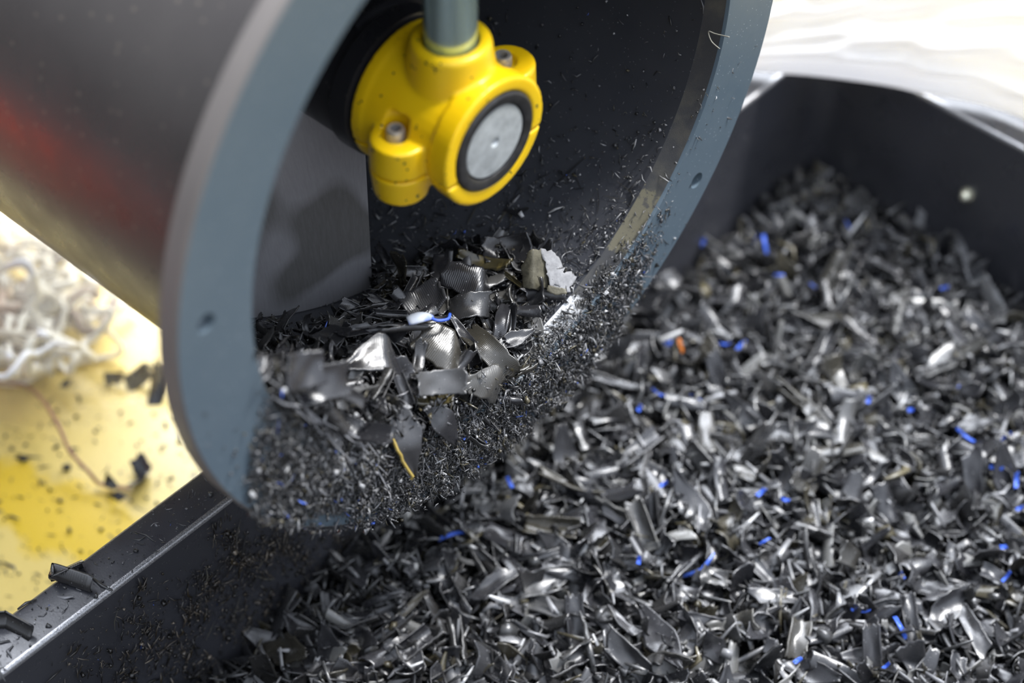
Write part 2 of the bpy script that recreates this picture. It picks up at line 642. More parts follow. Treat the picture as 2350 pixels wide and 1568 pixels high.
for ang in (171.6, 110.0, -37.8):
    a = R(ang)
    cy, cz = 0.922 * math.cos(a), 0.922 * math.sin(a)
    Vc, Fc = lathe_vf([(-0.2, 0.0235), (0.2, 0.0235)], 28, 'x', (0, cy, cz), close=False)
    n = len(Vc) // 2
    Fc = Fc + [tuple(range(n)), tuple(range(2 * n - 1, n - 1, -1))]
    cut = build('cutter', Vc, Fc, None)
    recalc(cut)
    bo = flange.modifiers.new('hole', 'BOOLEAN')
    bo.operation, bo.solver, bo.object = 'DIFFERENCE', 'EXACT', cut
    bpy.context.view_layer.update()
    bake(flange)
    bpy.data.objects.remove(cut)
flange.data.materials.clear()
flange.data.materials.append(M_RING)
flange.data.materials.append(M_FLANGE_EDGE)
for p in flange.data.polygons:
    rr = math.hypot(p.center.y / S, p.center.z / S - 0.79)
    p.material_index = 1 if (rr > 0.985 and abs(p.normal.x) < 0.8) else 0
    p.use_smooth = True
sharp(flange, 30)

# ------------------------------------------------------------------ the auger inside
auger = empty('auger_screw', (-1.0, 0, -0.18), 'auger with a black shaft and a grey spiral blade inside the tube', 'auger')
lathe('shaft', [(-0.345, 0.001), (-0.345, 0.165), (-0.352, 0.186), (-0.40, 0.188), (-0.41, 0.178), (-3.9, 0.178), (-3.9, 0.001)], 72, M_SHAFT, auger)
nth, nr = 260, 10
V, F = [], []
PITCH = 1.2
for side in (0, 1):
    for i in range(nth + 1):
        th = R(-90 - 800 * i / nth)
        x = -0.487 + PITCH * (-800 * i / nth) / 360 - 0.022 * side
        for j in range(nr + 1):
            r = 0.17 + (0.761 - 0.17) * j / nr
            V.append((x, r * math.cos(th), r * math.sin(th)))
N1 = (nth + 1) * (nr + 1)
for i in range(nth):
    for j in range(nr):
        a = i * (nr + 1) + j
        F.append((a, a + 1, a + nr + 2, a + nr + 1))
        F.append((N1 + a, N1 + a + nr + 1, N1 + a + nr + 2, N1 + a + 1))
for i in range(nth):
    for j in (0, nr):
        a, b = i * (nr + 1) + j, (i + 1) * (nr + 1) + j
        F.append((a, b, N1 + b, N1 + a))
for i in (0, nth):
    for j in range(nr):
        a = i * (nr + 1) + j
        F.append((a, a + 1, N1 + a + 1, N1 + a))
bl = build('blade', V, F, M_BLADE, auger)
recalc(bl)
sharp(bl, 40)
bl['label'] = 'grey steel spiral blade'
# key plate running along the shaft
V, F = lathe_vf([(-0.42, 0.176), (-0.42, 0.196), (-1.1, 0.196), (-1.1, 0.176)], 16, 'x', (0, 0, 0), True, R(38), R(112))
kp = build('clamp_sleeve', V, F, M_SHAFT, auger)
recalc(kp)
sharp(kp)

# ------------------------------------------------------------------ hanger bearing: yellow housing on a rod
hub = empty('hanger_bearing', (-0.19, 0, 0.20), 'yellow cast bearing on a steel rod hanging in the mouth of the tube', 'bearing')


def cyl_bm(bm, c, axis, r0, r1, length, seg=40):
    """solid cylinder/cone centred on c"""
    rot = {'z': Matrix.Identity(3), 'x': Euler((0, R(90), 0)).to_matrix(), 'y': Euler((R(-90), 0, 0)).to_matrix()}[axis]
    M = Matrix.Translation(c) @ rot.to_4x4()
    bmesh.ops.create_cone(bm, cap_ends=True, segments=seg, radius1=r0, radius2=r1, depth=length, matrix=M)


def box_bm(bm, c, d, rot=None):
    M = Matrix.Translation(c)
    if rot is not None:
        M = M @ rot.to_4x4()
    M = M @ Matrix.Diagonal((*d, 1))
    bmesh.ops.create_cube(bm, size=1.0, matrix=M)


def cast(name, fill, cuts, mat, parent, voxel=0.0042, smooth=7):
    bm = bmesh.new()
    fill(bm)
    me = bpy.data.meshes.new(name)
    bm.to_mesh(me)
    bm.free()
    off = root_origin(parent)
    for v in me.vertices:
        v.co = v.co * S - off
    o = link_mesh(name, me, mat, parent)
    rm = o.modifiers.new('join', 'REMESH')
    rm.mode, rm.voxel_size = 'VOXEL', voxel * S
    bpy.context.view_layer.update()
    bake(o)
    for cut in cuts:
        bm = bmesh.new()
        cut(bm)
        mc = bpy.data.meshes.new('cut')
        bm.to_mesh(mc)
        bm.free()
        for v in mc.vertices:
            v.co = v.co * S - off
        co = link_mesh('cut', mc, None, parent)
        bo = o.modifiers.new('cut', 'BOOLEAN')
        bo.operation, bo.solver, bo.object = 'DIFFERENCE', 'EXACT', co
        bpy.context.view_layer.update()
        bake(o)
        bpy.data.objects.remove(co)
    rm = o.modifiers.new('join', 'REMESH')
    rm.mode, rm.voxel_size = 'VOXEL', voxel * S
    sm = o.modifiers.new('soften', 'SMOOTH')
    sm.factor, sm.iterations = 0.5, smooth
    bpy.context.view_layer.update()
    bake(o)
    o.data.materials.clear()
    o.data.materials.append(mat)
    o.data.polygons.foreach_set('use_smooth', [True] * len(o.data.polygons))
    return o


SPLIT = -0.045
EYS, EX = {-1: 0.160, 1: 0.198}, -0.212


def upper_fill(bm):
    cyl_bm(bm, (-0.205, 0, 0), 'x', 0.180, 0.150, 0.25)      # barrel
    cyl_bm(bm, (-0.082, 0, 0), 'x', 0.163, 0.165, 0.058, 56)  # front ring
    cyl_bm(bm, (-0.325, 0, 0), 'x', 0.182, 0.180, 0.03, 56)  # back ring
    cyl_bm(bm, (-0.19, 0, 0.15), 'z', 0.112, 0.094, 0.14)    # neck
    cyl_bm(bm, (-0.19, 0, 0.218), 'z', 0.094, 0.088, 0.02)
    for s in (-1, 1):
        cyl_bm(bm, (EX + .012, s * EYS[s], -0.015), 'z', 0.073, 0.069, 0.10)
        box_bm(bm, (EX, s * 0.10, -0.02), (0.118, 0.12, 0.085))
    box_bm(bm, (-0.19, 0.085, 0.055), (0.10, 0.10, 0.09), Euler((R(-32), 0, 0)).to_matrix())


def below(bm):
    box_bm(bm, (-0.2, 0, SPLIT - 0.5), (1.2, 1.2, 1.0))


def bore_cut(bm):
    cyl_bm(bm, (-0.03, 0, 0), 'x', 0.1285, 0.1285, 0.11, 64)
    cyl_bm(bm, (-0.19, 0, 0.27), 'z', 0.066, 0.066, 0.16, 48)


def heads_cut(bm):
    for s in (-1, 1):
        cyl_bm(bm, (EX, s * EYS[s], 0.05), 'z', 0.033, 0.033, 0.06, 32)


cast('housing', upper_fill, [below, bore_cut, heads_cut], M_YELLOW, hub)


def lower_fill(bm):
    cyl_bm(bm, (-0.205, 0, 0), 'x', 0.180, 0.150, 0.25)
    cyl_bm(bm, (-0.082, 0, 0), 'x', 0.163, 0.165, 0.058, 56)
    cyl_bm(bm, (-0.325, 0, 0), 'x', 0.182, 0.180, 0.03, 56)
    for s in (-1, 1):
        cyl_bm(bm, (EX + .012, s * EYS[s], -0.085), 'z', 0.064, 0.073, 0.085)
        box_bm(bm, (EX, s * 0.10, -0.085), (0.118, 0.12, 0.08))


def above(bm):
    box_bm(bm, (-0.2, 0, SPLIT - 0.005 + 0.5), (1.2, 1.2, 1.0))


cast('lower_clamp', lower_fill, [above, bore_cut], M_YELLOW, hub)
lathe('rod', [(0.13, 0.001), (0.13, 0.0610), (0.2, 0.0612), (0.80, 0.0612), (0.80, 0.001)], 48, M_ROD, hub, 'z', (-0.19, 0, 0))['label'] = 'galvanised steel rod'
lathe('shaft_seal', [(-0.062, 0.0965), (-0.052, 0.0985), (-0.049, 0.104), (-0.049, 0.122), (-0.054, 0.1275), (-0.085, 0.1275), (-0.085, 0.0965)], 72, M_SEAL, hub)
lathe('end_cap', [(-0.09, 0.0955), (-0.060, 0.0955), (-0.054, 0.0925), (-0.053, 0.075), (-0.053, 0.014), (-0.060, 0.006), (-0.0605, 0.0005)], 64, M_CAP, hub, close=False)['label'] = 'bright steel cap with a centre dimple'
for s in (-1, 1):
    sc_ = lathe('socket_screw', [(0.0, 0.001), (0.0, 0.0225), (0.044, 0.0225), (0.050, 0.0195), (0.050, 0.0125), (0.030, 0.0115), (0.030, 0.001)],
                40, M_SCREW, hub, 'z', (EX, s * EYS[s], 0.0))
    V, F = lathe_vf([(0.0315, 0.0004), (0.0315, 0.0122)], 6, 'z', (EX, s * EYS[s], 0.0), close=False)
    hx = build('hex_socket', V, F, M_DARK, None, smooth=False, origin=(0, 0, 0))
    hx.parent = sc_
    for v in hx.data.vertices:
        v.co -= hub.location

# ------------------------------------------------------------------ the black bin
BX0, BX1, BY0, BY1 = -0.43, 2.3, -2.3, 1.97
RIM_Z, BOT_Z = -1.06, -1.88
binr = empty('collection_bin', (0.95, -0.1, BOT_Z), 'black steel bin with a flat lip, filled with shreds below the tube', 'bin')


def rr_path(inset, rad, n=10):
    """rounded rectangle, inset > 0 lies inside the rim line"""
    x0, x1, y0, y1 = BX0 + inset, BX1 - inset, BY0 + inset, BY1 - inset
    r = max(rad - inset, 0.012)
    out = []
    for (cx, cy, a0) in ((x1 - r, y1 - r, 0), (x0 + r, y1 - r, 90), (x0 + r, y0 + r, 180), (x1 - r, y0 + r, 270)):
        for k in range(n + 1):
            a = R(a0 + 90 * k / n)
            out.append((cx + r * math.cos(a), cy + r * math.sin(a)))
    # even out: add points along the straights
    res = []
    for i, p in enumerate(out):
        q = out[(i + 1) % len(out)]
        res.append(p)
        d = math.dist(p, q)
        if d > 0.3:
            for k in range(1, 12):
                res.append((p[0] + (q[0] - p[0]) * k / 12, p[1] + (q[1] - p[1]) * k / 12))
    return res


def sweep_ring(name, prof, mat, parent, rad=0.10):
    V, F = [], []
    for (ins, z) in prof:
        V += [(x, y, z) for x, y in rr_path(ins, rad)]
    n = len(rr_path(0, rad))
    for i in range(len(prof) - 1):
        for k in range(n):
            k2 = (k + 1) % n
            F.append((i * n + k, i * n + k2, (i + 1) * n + k2, (i + 1) * n + k))
    o = build(name, V, F, mat, parent)
    return o


wall = sweep_ring('side_wall', [(0.0, RIM_Z - 0.012), (0.002, RIM_Z - 0.05), (0.02, -1.4), (0.045, BOT_Z + 0.03), (0.07, BOT_Z), (0.05, BOT_Z - 0.012), (0.03, BOT_Z + 0.02), (0.005, -1.4), (-0.014, RIM_Z - 0.05), (-0.014, RIM_Z - 0.014)], M_BIN, binr)
recalc(wall)
lip = sweep_ring('rim_lip', [(-0.012, RIM_Z), (-0.06, RIM_Z + 0.002), (-0.118, RIM_Z), (-0.126, RIM_Z - 0.004), (-0.128, RIM_Z - 0.012), (-0.118, RIM_Z - 0.016), (-0.014, RIM_Z - 0.014)], M_BIN, binr)
recalc(lip)
bend = sweep_ring('bent_edge', [(0.0005, RIM_Z - 0.014), (0.0002, RIM_Z - 0.008), (-0.002, RIM_Z - 0.0035), (-0.005, RIM_Z - 0.001), (-0.009, RIM_Z + 0.0002), (-0.0125, RIM_Z + 0.0004)], M_WORN, binr)
bend['label'] = 'worn shiny bend between lip and wall'
V = [(x, y, BOT_Z + 0.002) for x, y in rr_path(0.068, 0.10)]
build('bin_floor', V + [(x, y, BOT_Z - 0.014) for x, y in rr_path(0.06, 0.1)], [tuple(range(len(V))), tuple(range(2 * len(V) - 1, len(V) - 1, -1))], M_BIN, binr, smooth=False)
bp = on_plane(2222, 445, 1, 1.955)
nut = lathe('dome_nut', [(0.0, 0.024), (-0.012, 0.024), (-0.013, 0.019), (-0.028, 0.017), (-0.036, 0.010), (-0.039, 0.001)], 24, M_NUT, binr, 'y', (bp[0], BY1 - 0.012, bp[2]), close=False)
nut['label'] = 'bright dome nut on the back wall'


# ------------------------------------------------------------------ shred shapes
def grid_vals(n, e):
    return np.concatenate([[0.0], np.linspace(e, 1 - e, n - 2), [1.0]])


def shred_shape(rs, kind, nu=10, nv=8, ov=None):
    """one shaving: returns points, quads and the st attribute (length coordinate, width coordinate, side)"""
    us, vs = grid_vals(nu, 0.04), grid_vals(nv, 0.06)
    U, Wd = np.meshgrid(us - 0.5, vs - 0.5, indexing='ij')
    twist = crease = 0.0
    t0, t1 = 1.0, 1.0
    kc = kl = 0.0
    c_ang = c_off = 0.0
    th = 0.0042
    if kind == 'curl':
        L, B = rs.uniform(.085, .135), rs.uniform(.045, .075)
        kc = rs.uniform(20, 46) * rs.choice([-1, 1])
        kl = rs.uniform(-7, 7)
        t0, t1 = rs.uniform(.35, 1), rs.uniform(.75, 1.1)
        twist = rs.uniform(-6, 6)
    elif kind == 'kite':
        L, B = rs.uniform(.14, .19), rs.uniform(.060, .080)
        kc = rs.uniform(8, 20)
        twist = rs.uniform(-6, 6)
        crease, c_ang, c_off = rs.uniform(.35, .9), rs.uniform(-.4, .4), rs.uniform(-.12, .12)
    elif kind == 'tent':
        L, B = rs.uniform(.12, .16), rs.uniform(.065, .09)
        crease, c_ang, c_off = rs.uniform(.9, 1.6), rs.uniform(-.35, .35), rs.uniform(-.12, .12)
        kc = rs.uniform(8, 24) * rs.choice([-1, 1])
        kl = rs.uniform(-7, 7)
        twist = rs.uniform(-5, 5)
        t0, t1 = rs.uniform(.2, .7), rs.uniform(.7, 1.1)
    elif kind == 'roll':
        L, B = rs.uniform(.08, .13), rs.uniform(.075, .12)
        kc = rs.uniform(42, 75)
        t0, t1 = rs.uniform(.45, 1), 1.0
        kl = rs.uniform(-2, 2)
        th = 0.0035
    elif kind == 'strip':
        L, B = rs.uniform(.10, .19), rs.uniform(.010, .022)
        kl = rs.uniform(-16, 16)
        kc = rs.uniform(20, 60)
        twist = rs.uniform(-14, 14)
        th = 0.005
    elif kind == 'cup':
        L, B = rs.uniform(.10, .15), rs.uniform(.035, .055)
        kl = rs.uniform(16, 32)
        kc = rs.uniform(-14, 14)
        t0 = rs.uniform(.5, 1)
    else:                                            # chip: a small crumpled flake
        L, B = rs.uniform(.05, .085), rs.uniform(.035, .055)
        kc = rs.uniform(-16, 16)
        kl = rs.uniform(-14, 14)
        twist = rs.uniform(-10, 10)
        crease, c_ang, c_off = rs.uniform(.3, 1.2), rs.uniform(-1.2, 1.2), rs.uniform(-.15, .15)
    tri = False
    if ov:
        L, B, kc, kl, twist, crease = ov['L'], ov['B'], ov.get('kc', 0), ov.get('kl', 0), ov.get('twist', 0), ov.get('crease', 0)
        c_ang, c_off, t0, t1, tri = ov.get('c_ang', 0), ov.get('c_off', 0), ov.get('t0', 1), ov.get('t1', 1), ov.get('tri', False)
    s = U * L
    if kind == 'kite':
        wf = 0.12 + 0.88 * np.clip(1 - np.abs(U + c_off * 0.5) * 2.0, 0, 1) ** 0.85
    else:
        wf = t0 + (t1 - t0) * (U + 0.5)
    w = Wd * B * wf
    if tri:
        w = (Wd + 0.5) * B * (1.02 - 1.85 * np.abs(U + c_off) ** 1.15) - 0.4 * B
    # ragged ends and sheared outline
    s = s + w * rs.uniform(-.8, .8) * (0 if ov else .25 if kind == 'kite' else 1)
    jag = rs.normal(0, 1, nv) * 0.03 * L
    jag2 = rs.normal(0, 1, nv) * 0.03 * L
    s = s + np.where(U > 0.42, jag[None, :], 0) + np.where(U < -0.42, jag2[None, :], 0)
    w = w + np.where(np.abs(Wd) > 0.42, rs.normal(0, 1, (nu, 1)) * 0.02 * B, 0)
    # roll across
    if abs(kc) > 1e-3:
        a = w * kc
        if kind == 'roll':
            rr = 1 / kc * (1 - 0.05 * np.abs(a))
        else:
            rr = 1 / kc
        y, z = rr * np.sin(a), rr * (1 - np.cos(a))
        y, z = np.where(True, y, 0), z
    else:
        y, z = w, np.zeros_like(w)
    x = s.copy()
    # twist along
    if twist:
        ta = s * twist
        y, z = y * np.cos(ta) - z * np.sin(ta), y * np.sin(ta) + z * np.cos(ta)
    # bend along
    if abs(kl) > 1e-3:
        b = x * kl
        x, z = (1 / kl - z) * np.sin(b), 1 / kl - (1 / kl - z) * np.cos(b)
    # fold along a slanted line, with a small radius
    if crease:
        ca, sa = math.cos(c_ang), math.sin(c_ang)
        d = x * ca + y * sa - c_off * L
        e = -x * sa + y * ca
        soft = 0.010
        g = crease * np.clip(d / soft, 0, 1)
        dd = np.where(d <= 0, d, 0)
        rad = soft / crease
        inb = np.clip(d, 0, soft)
        dx = rad * np.sin(inb / rad)
        dz = rad * (1 - np.cos(inb / rad))
        rest = np.clip(d - soft, 0, None)
        nd = dd + dx + rest * np.cos(g) - z * np.sin(g)
        nz = dz + rest * np.sin(g) + z * np.cos(g)
        x = nd * ca - e * sa + c_off * L * ca
        y = nd * sa + e * ca + c_off * L * sa
        z = nz
    P = np.stack([x, y, z], -1)
    # low wobble
    ph = rs.uniform(0, 6, 3)
    P[..., 2] += 0.0022 * np.sin(U * 9 + ph[0]) * np.cos(Wd * 7 + ph[1])
    du = np.gradient(P, axis=0)
    dv = np.gradient(P, axis=1)
    N = np.cross(du, dv)
    N /= np.linalg.norm(N, axis=-1, keepdims=True) + 1e-12
    A, Bk = P + N * th / 2, P - N * th / 2
    n = nu * nv
    idx = np.arange(n).reshape(nu, nv)
    q = np.stack([idx[:-1, :-1], idx[1:, :-1], idx[1:, 1:], idx[:-1, 1:]], -1).reshape(-1, 4)
    F = [q, q[:, ::-1] + n]
    bo = np.concatenate([idx[:, 0], idx[-1, 1:], idx[-2::-1, -1], idx[0, -2:0:-1]])
    b2 = np.roll(bo, -1)
    F.append(np.stack([bo, bo + n, b2 + n, b2], -1))
    V = np.concatenate([A.reshape(-1, 3), Bk.reshape(-1, 3)])
    V = V - V.mean(0)
    st = np.stack([np.tile((U * L).ravel(), 2) * S, np.tile((Wd * B).ravel(), 2) * S, np.repeat([0.0, 1.0], n)], -1)
    return V, np.concatenate(F), st


KINDS = ['curl', 'kite', 'tent', 'roll', 'strip', 'cup', 'chip']
LIB = {k: [shred_shape(RS, k, 12, 9) for _ in range(9)] for k in KINDS}
LOW = {k: [shred_shape(RS, k, 7, 6) if k not in ('roll', 'curl') else shred_shape(RS, k, 5, 8) for _ in range(10)] for k in KINDS}
LIBM = {}
for k in KINDS:
    for i, (V, F, st) in enumerate(LIB[k]):
        me = bpy.data.meshes.new('plastic_shred')
        me.from_pydata((V * S).tolist(), [], F.tolist())
        me.polygons.foreach_set('use_smooth', [True] * len(me.polygons))
        a = me.attributes.new('st', 'FLOAT_VECTOR', 'POINT')
        a.data.foreach_set('vector', st.astype(np.float32).ravel())
        me.materials.append(M_SHRED)
        me.update()
        LIBM[k, i] = me


def frame(n, long_dir):
    """rotation whose z is n and whose x leans to long_dir"""
    n = np.array(n, float)
    n /= np.linalg.norm(n)
    x = np.array(long_dir, float)
    x = x - n * (x @ n)
    if np.linalg.norm(x) < 1e-6:
        x = np.cross(n, [0.3, 0.5, 0.8])
    x /= np.linalg.norm(x)
    return np.stack([x, np.cross(n, x), n], 1)


def img_dir(deg):
    """world direction that looks like this angle in the view (counter-clockwise from right)"""
    return CAM_R[:, 0] * math.cos(R(deg)) + CAM_R[:, 1] * math.sin(R(deg))


def tilt(n, amount, rs=RS):
    v = np.array(n, float) + rs.normal(0, 1, 3) * amount
    return v / np.linalg.norm(v)


def shred_obj(kind, i, P, Rm, scale, label, group=None, name='plastic_shred', cat='shred', mat=None):
    me = LIBM[kind, i if i >= 100 else i % 9]
    if mat is not None:
        me = me.copy()
        me.materials.clear()
        me.materials.append(mat)
    o = bpy.data.objects.new(name, me)
    COL.objects.link(o)
    M = Matrix([list(Rm[r]) for r in range(3)]).to_4x4()
    M.translation = Vector(P) * S
    sc3 = scale if hasattr(scale, '__len__') else (scale,) * 3
    o.matrix_world = M @ Matrix.Diagonal((*sc3, 1))
    return tag(o, label, cat, group)


def mass(name, items, mat, extra=None):
    """one mesh from many placed shapes; items: (V, F, st, M3, t, tint)"""
    nv = sum(len(i[0]) for i in items)
    nf = sum(len(i[1]) for i in items)
    Vs, Fs = np.empty((nv, 3)), np.empty((nf, 4), np.int64)
    St, Ti = np.empty((nv, 3)), np.empty((nv, 3))
    a = b = 0
    for V, F, st, M3, t, tint in items:
        Vs[a:a + len(V)] = V @ M3.T + t
        Fs[b:b + len(F)] = F + a
        St[a:a + len(V)] = st if st is not None else 0
        Ti[a:a + len(V)] = tint
        a += len(V)
        b += len(F)
    if extra is not None:
        Ve, Fe, te = extra
        Vs = np.concatenate([Vs, Ve])
        Fs = np.concatenate([Fs, np.asarray(Fe) + a])
        St = np.concatenate([St, np.zeros((len(Ve), 3))])
        Ti = np.concatenate([Ti, np.tile(te, (len(Ve), 1))])
    me = bpy.data.meshes.new(name)
    me.vertices.add(len(Vs))
    me.vertices.foreach_set('co', (Vs * S).astype(np.float32).ravel())
    me.loops.add(len(Fs) * 4)
    me.loops.foreach_set('vertex_index', Fs.astype(np.int32).ravel())
    me.polygons.add(len(Fs))
    me.polygons.foreach_set('loop_start', np.arange(0, len(Fs) * 4, 4, dtype=np.int32))
    me.polygons.foreach_set('use_smooth', np.ones(len(Fs), bool))
    me.update(calc_edges=True)
    for k, arr in (('st', St), ):
        at = me.attributes.new(k, 'FLOAT_VECTOR', 'POINT')
        at.data.foreach_set('vector', arr.astype(np.float32).ravel())
    at = me.attributes.new('tint', 'FLOAT_COLOR', 'POINT')
    at.data.foreach_set('color', np.concatenate([Ti, np.ones((len(Ti), 1))], 1).astype(np.float32).ravel())
    me.validate()
    return link_mesh(name, me, mat)


def shred_tint(rs=RS):
    x = rs.uniform()
    if x < .70:
        g = rs.uniform(.014, .032)
        return np.array([g, g, g * 1.1])
    if x < .86:
        g = rs.uniform(.035, .065)
        return np.array([g, g, g * 1.05])
    if x < .93:
        g = rs.uniform(.03, .06)
        return np.array([g, g * .88, g * .58])
    g = rs.uniform(.10, .22)
    return np.array([g, g * .99, g * .95])


def sliver_shape(rs):
    """thin bent splinter, three sided"""
    L = rs.uniform(.6, 1.4)
    bend = rs.normal(0, .15)
    V = []
    for i, (t, r) in enumerate(((-.5, .55), (0, 1.0), (.5, .4))):
        c = np.array([t * L, bend * (1 - (2 * t) ** 2) * L, 0])
        for k in range(4):
            a = math.pi / 4 + math.pi / 2 * k
            V.append(c + np.array([0, math.cos(a), .55 * math.sin(a)]) * r * .09)
    F = []
    for i in range(2):
        for k in range(4):
            k2 = (k + 1) % 4
            F.append((i * 4 + k, i * 4 + k2, i * 4 + 4 + k2, i * 4 + 4 + k))
    F += [(3, 2, 1, 0), (8, 9, 10, 11)]
    return np.array(V), np.array(F), None


def crumb_shape(rs):
    V = np.array([(x, y, z) for x in (-1, 1) for y in (-1, 1) for z in (-1, 1)], float) * .5
    V = V * rs.uniform(.4, 1, 3) + rs.normal(0, .14, V.shape)
    F = np.array([(0, 1, 3, 2), (4, 6, 7, 5), (0, 4, 5, 1), (2, 3, 7, 6), (0, 2, 6, 4), (1, 5, 7, 3)])
    return V, F, None


SLIV = [sliver_shape(RS) for _ in range(14)]
CRUMB = [crumb_shape(RS) for _ in range(14)]


def sliver_tint(rs=RS):
    x = rs.uniform()
    if x < .50:
        g = rs.uniform(.012, .05)
        return np.array([g, g, g])
    if x < .86:
        g = rs.uniform(.06, .22)
        return np.array([g, g, g * 1.03])
    if x < .935:
        g = rs.uniform(.04, .11)
        return np.array([g, g * .86, g * .5])
    if x < .995:
        g = rs.uniform(.3, .55)
        return np.array([g, g, g])
    return np.array([.06, .14, .6])


def sliver_item(P, n, size, spread=0.25, long_dir=None, crumb=0.3, tint=None):
    rs = RS
    nn = tilt(n, spread)
    ld = rs.normal(0, 1, 3) if long_dir is None else np.array(long_dir) + rs.normal(0, .5, 3)
    Rm = frame(nn, ld)
    if rs.uniform() < crumb:
        V, F, st = CRUMB[rs.randint(14)]
        M = Rm * (size * rs.uniform(.18, .42))
    else:
        V, F, st = SLIV[rs.randint(14)]
        M = Rm * np.array([1, rs.uniform(.5, 1.5), rs.uniform(.5, 1.5)])[None, :] * size
    return (V, F, st, M, np.array(P, float), sliver_tint() if tint is None else tint)


def pnoise(x, y, seed=0):
    """cheap smooth value noise from sines"""
    return (np.sin(x * 5.1 + seed) * np.cos(y * 4.3 - seed * 1.7) + .6 * np.sin(x * 11.3 - y * 7.9 + seed * 2.1) + .4 * np.cos(x * 17.1 + y * 19.7 + seed)) / 2.0


def inside(poly, u, v):
    c = False
    n = len(poly)
    for i in range(n):
        (x1, y1), (x2, y2) = poly[i], poly[(i + 1) % n]
        if (y1 > v) != (y2 > v) and u < (x2 - x1) * (v - y1) / (y2 - y1) + x1:
            c = not c
    return c


def project(P):
    q = (np.asarray(P) - CAM_C) @ CAM_R
    return W_PX / 2 + F_PX * q[0] / -q[2], H_PX / 2 - F_PX * q[1] / -q[2]


# ------------------------------------------------------------------ shreds heaped in the bin
def pile_z(x, y):
    base = -1.555
    base += 0.05 * math.exp(-((x - 0.35) ** 2 + (y - 0.5) ** 2) / 0.5)
    base += 0.03 * pnoise(x, y, 1.3)
    base -= 0.06 * max(0.0, min(1.0, (-0.2 - x) / 0.2)) * max(0.0, min(1.0, (0.1 - y) / 0.6))
    base += 0.05 * math.exp(-((x + .3) ** 2 + (y - 1.75) ** 2) / .06)
    return base


def pile_n(x, y):
    e = .03
    n = np.array([-(pile_z(x + e, y) - pile_z(x - e, y)) / (2 * e), -(pile_z(x, y + e) - pile_z(x, y - e)) / (2 * e), 1.0])
    return n / np.linalg.norm(n)


def in_bin(x, y, m=.05):
    return BX0 + .02 + m < x < 1.9 and -1.35 < y < BY1 - .02 - m


MIXES = (['curl'] * 26 + ['kite'] * 12 + ['tent'] * 16 + ['roll'] * 12 + ['strip'] * 14 + ['cup'] * 8 + ['chip'] * 12)
items = []
for k in range(7600):
    x, y = RS.uniform(-.41, 1.75), RS.uniform(-1.3, 1.95)
    layer = RS.uniform()
    if not in_bin(x, y, .035) or x - y > 2.1:
        continue
    kind = MIXES[RS.randint(100)]
    V, F, st = LOW[kind][RS.randint(10)]
    n = tilt(pile_n(x, y), .62)
    sc_ = RS.uniform(.6, 1.2)
    items.append((V, F, st, frame(n, RS.normal(0, 1, 3)) * sc_, np.array([x, y, pile_z(x, y) - .05 + .075 * layer]), shred_tint()))
for k in range(3200):                                # thin strips and crumbs between them
    x, y = RS.uniform(-.41, 1.75), RS.uniform(-1.3, 1.95)
    if not in_bin(x, y, .03) or x - y > 2.1:
        continue
    items.append(sliver_item((x, y, pile_z(x, y) + RS.uniform(-.02, .04)), (0, 0, 1), RS.uniform(.04, .14), .6, crumb=.2))
nx, ny = 60, 84
Vb, Fb = [], []
for i in range(nx + 1):
    for j in range(ny + 1):
        x, y = -.40 + 2.6 * i / nx, -2.2 + 4.13 * j / ny
        Vb.append((x, y, pile_z(min(x, 1.8), y) - .055))
for i in range(nx):
    for j in range(ny):
        a = i * (ny + 1) + j
        Fb.append((a, a + ny + 1, a + ny + 2, a + 1))
pile = mass('shred_pile', items, M_SHREDS, (np.array(Vb), Fb, np.array([.006, .006, .006])))
tag(pile, 'deep mass of dark shredded plastic filling the black bin', 'shred pile', kind='stuff')

KIND_TEXT = {'curl': 'curved black plastic flake', 'kite': 'pointed black plastic flake with a folded ridge', 'tent': 'bent black plastic flake folded like a tent',
             'roll': 'rolled black plastic scroll', 'strip': 'thin curved black plastic strip', 'cup': 'cup shaped black plastic flake', 'chip': 'small crumpled black plastic chip'}
KIND_GROUP = {'curl': 'curved flakes', 'kite': 'pointed flakes', 'tent': 'tent shaped flakes', 'roll': 'rolled scrolls', 'strip': 'thin strips', 'cup': 'cup shaped flakes', 'chip': 'crumpled chips'}
spots = []
tries = 0
while len(spots) < 176 and tries < 40000:
    tries += 1
    u, v = RS.uniform(480, 2340), RS.uniform(430, 1560)
    if RS.uniform() > .25 + .75 * ((v - 430) / 1130):
        continue
    P = on_plane(u, v, 2, -1.51)
    if not in_bin(P[0], P[1], .06):
        continue
    # skip what the flange hides
    t = (0 - CAM_C[0]) / (P[0] - CAM_C[0])
    if 0 < t < 1:
        q = CAM_C + (P - CAM_C) * t
        if math.hypot(q[1], q[2]) < 1.03:
            continue
    if any((P[0] - s[0]) ** 2 + (P[1] - s[1]) ** 2 < .075 ** 2 for s in spots):
        continue
    spots.append(P)
order = (['curl'] * 30 + ['kite'] * 14 + ['tent'] * 18 + ['roll'] * 12 + ['strip'] * 12 + ['cup'] * 8 + ['chip'] * 6)
for k, P in enumerate(spots):
    kind = order[RS.randint(100)]
    n = tilt(pile_n(P[0], P[1]) + np.array([.2, -.22, 0]), .42)
    shred_obj(kind, RS.randint(9), (P[0], P[1], pile_z(P[0], P[1]) + .035), frame(n, RS.normal(0, 1, 3)), RS.uniform(1.0, 1.45),
              KIND_TEXT[kind] + ' on top of the pile in the bin', KIND_GROUP[kind] + ' on the pile in the bin')

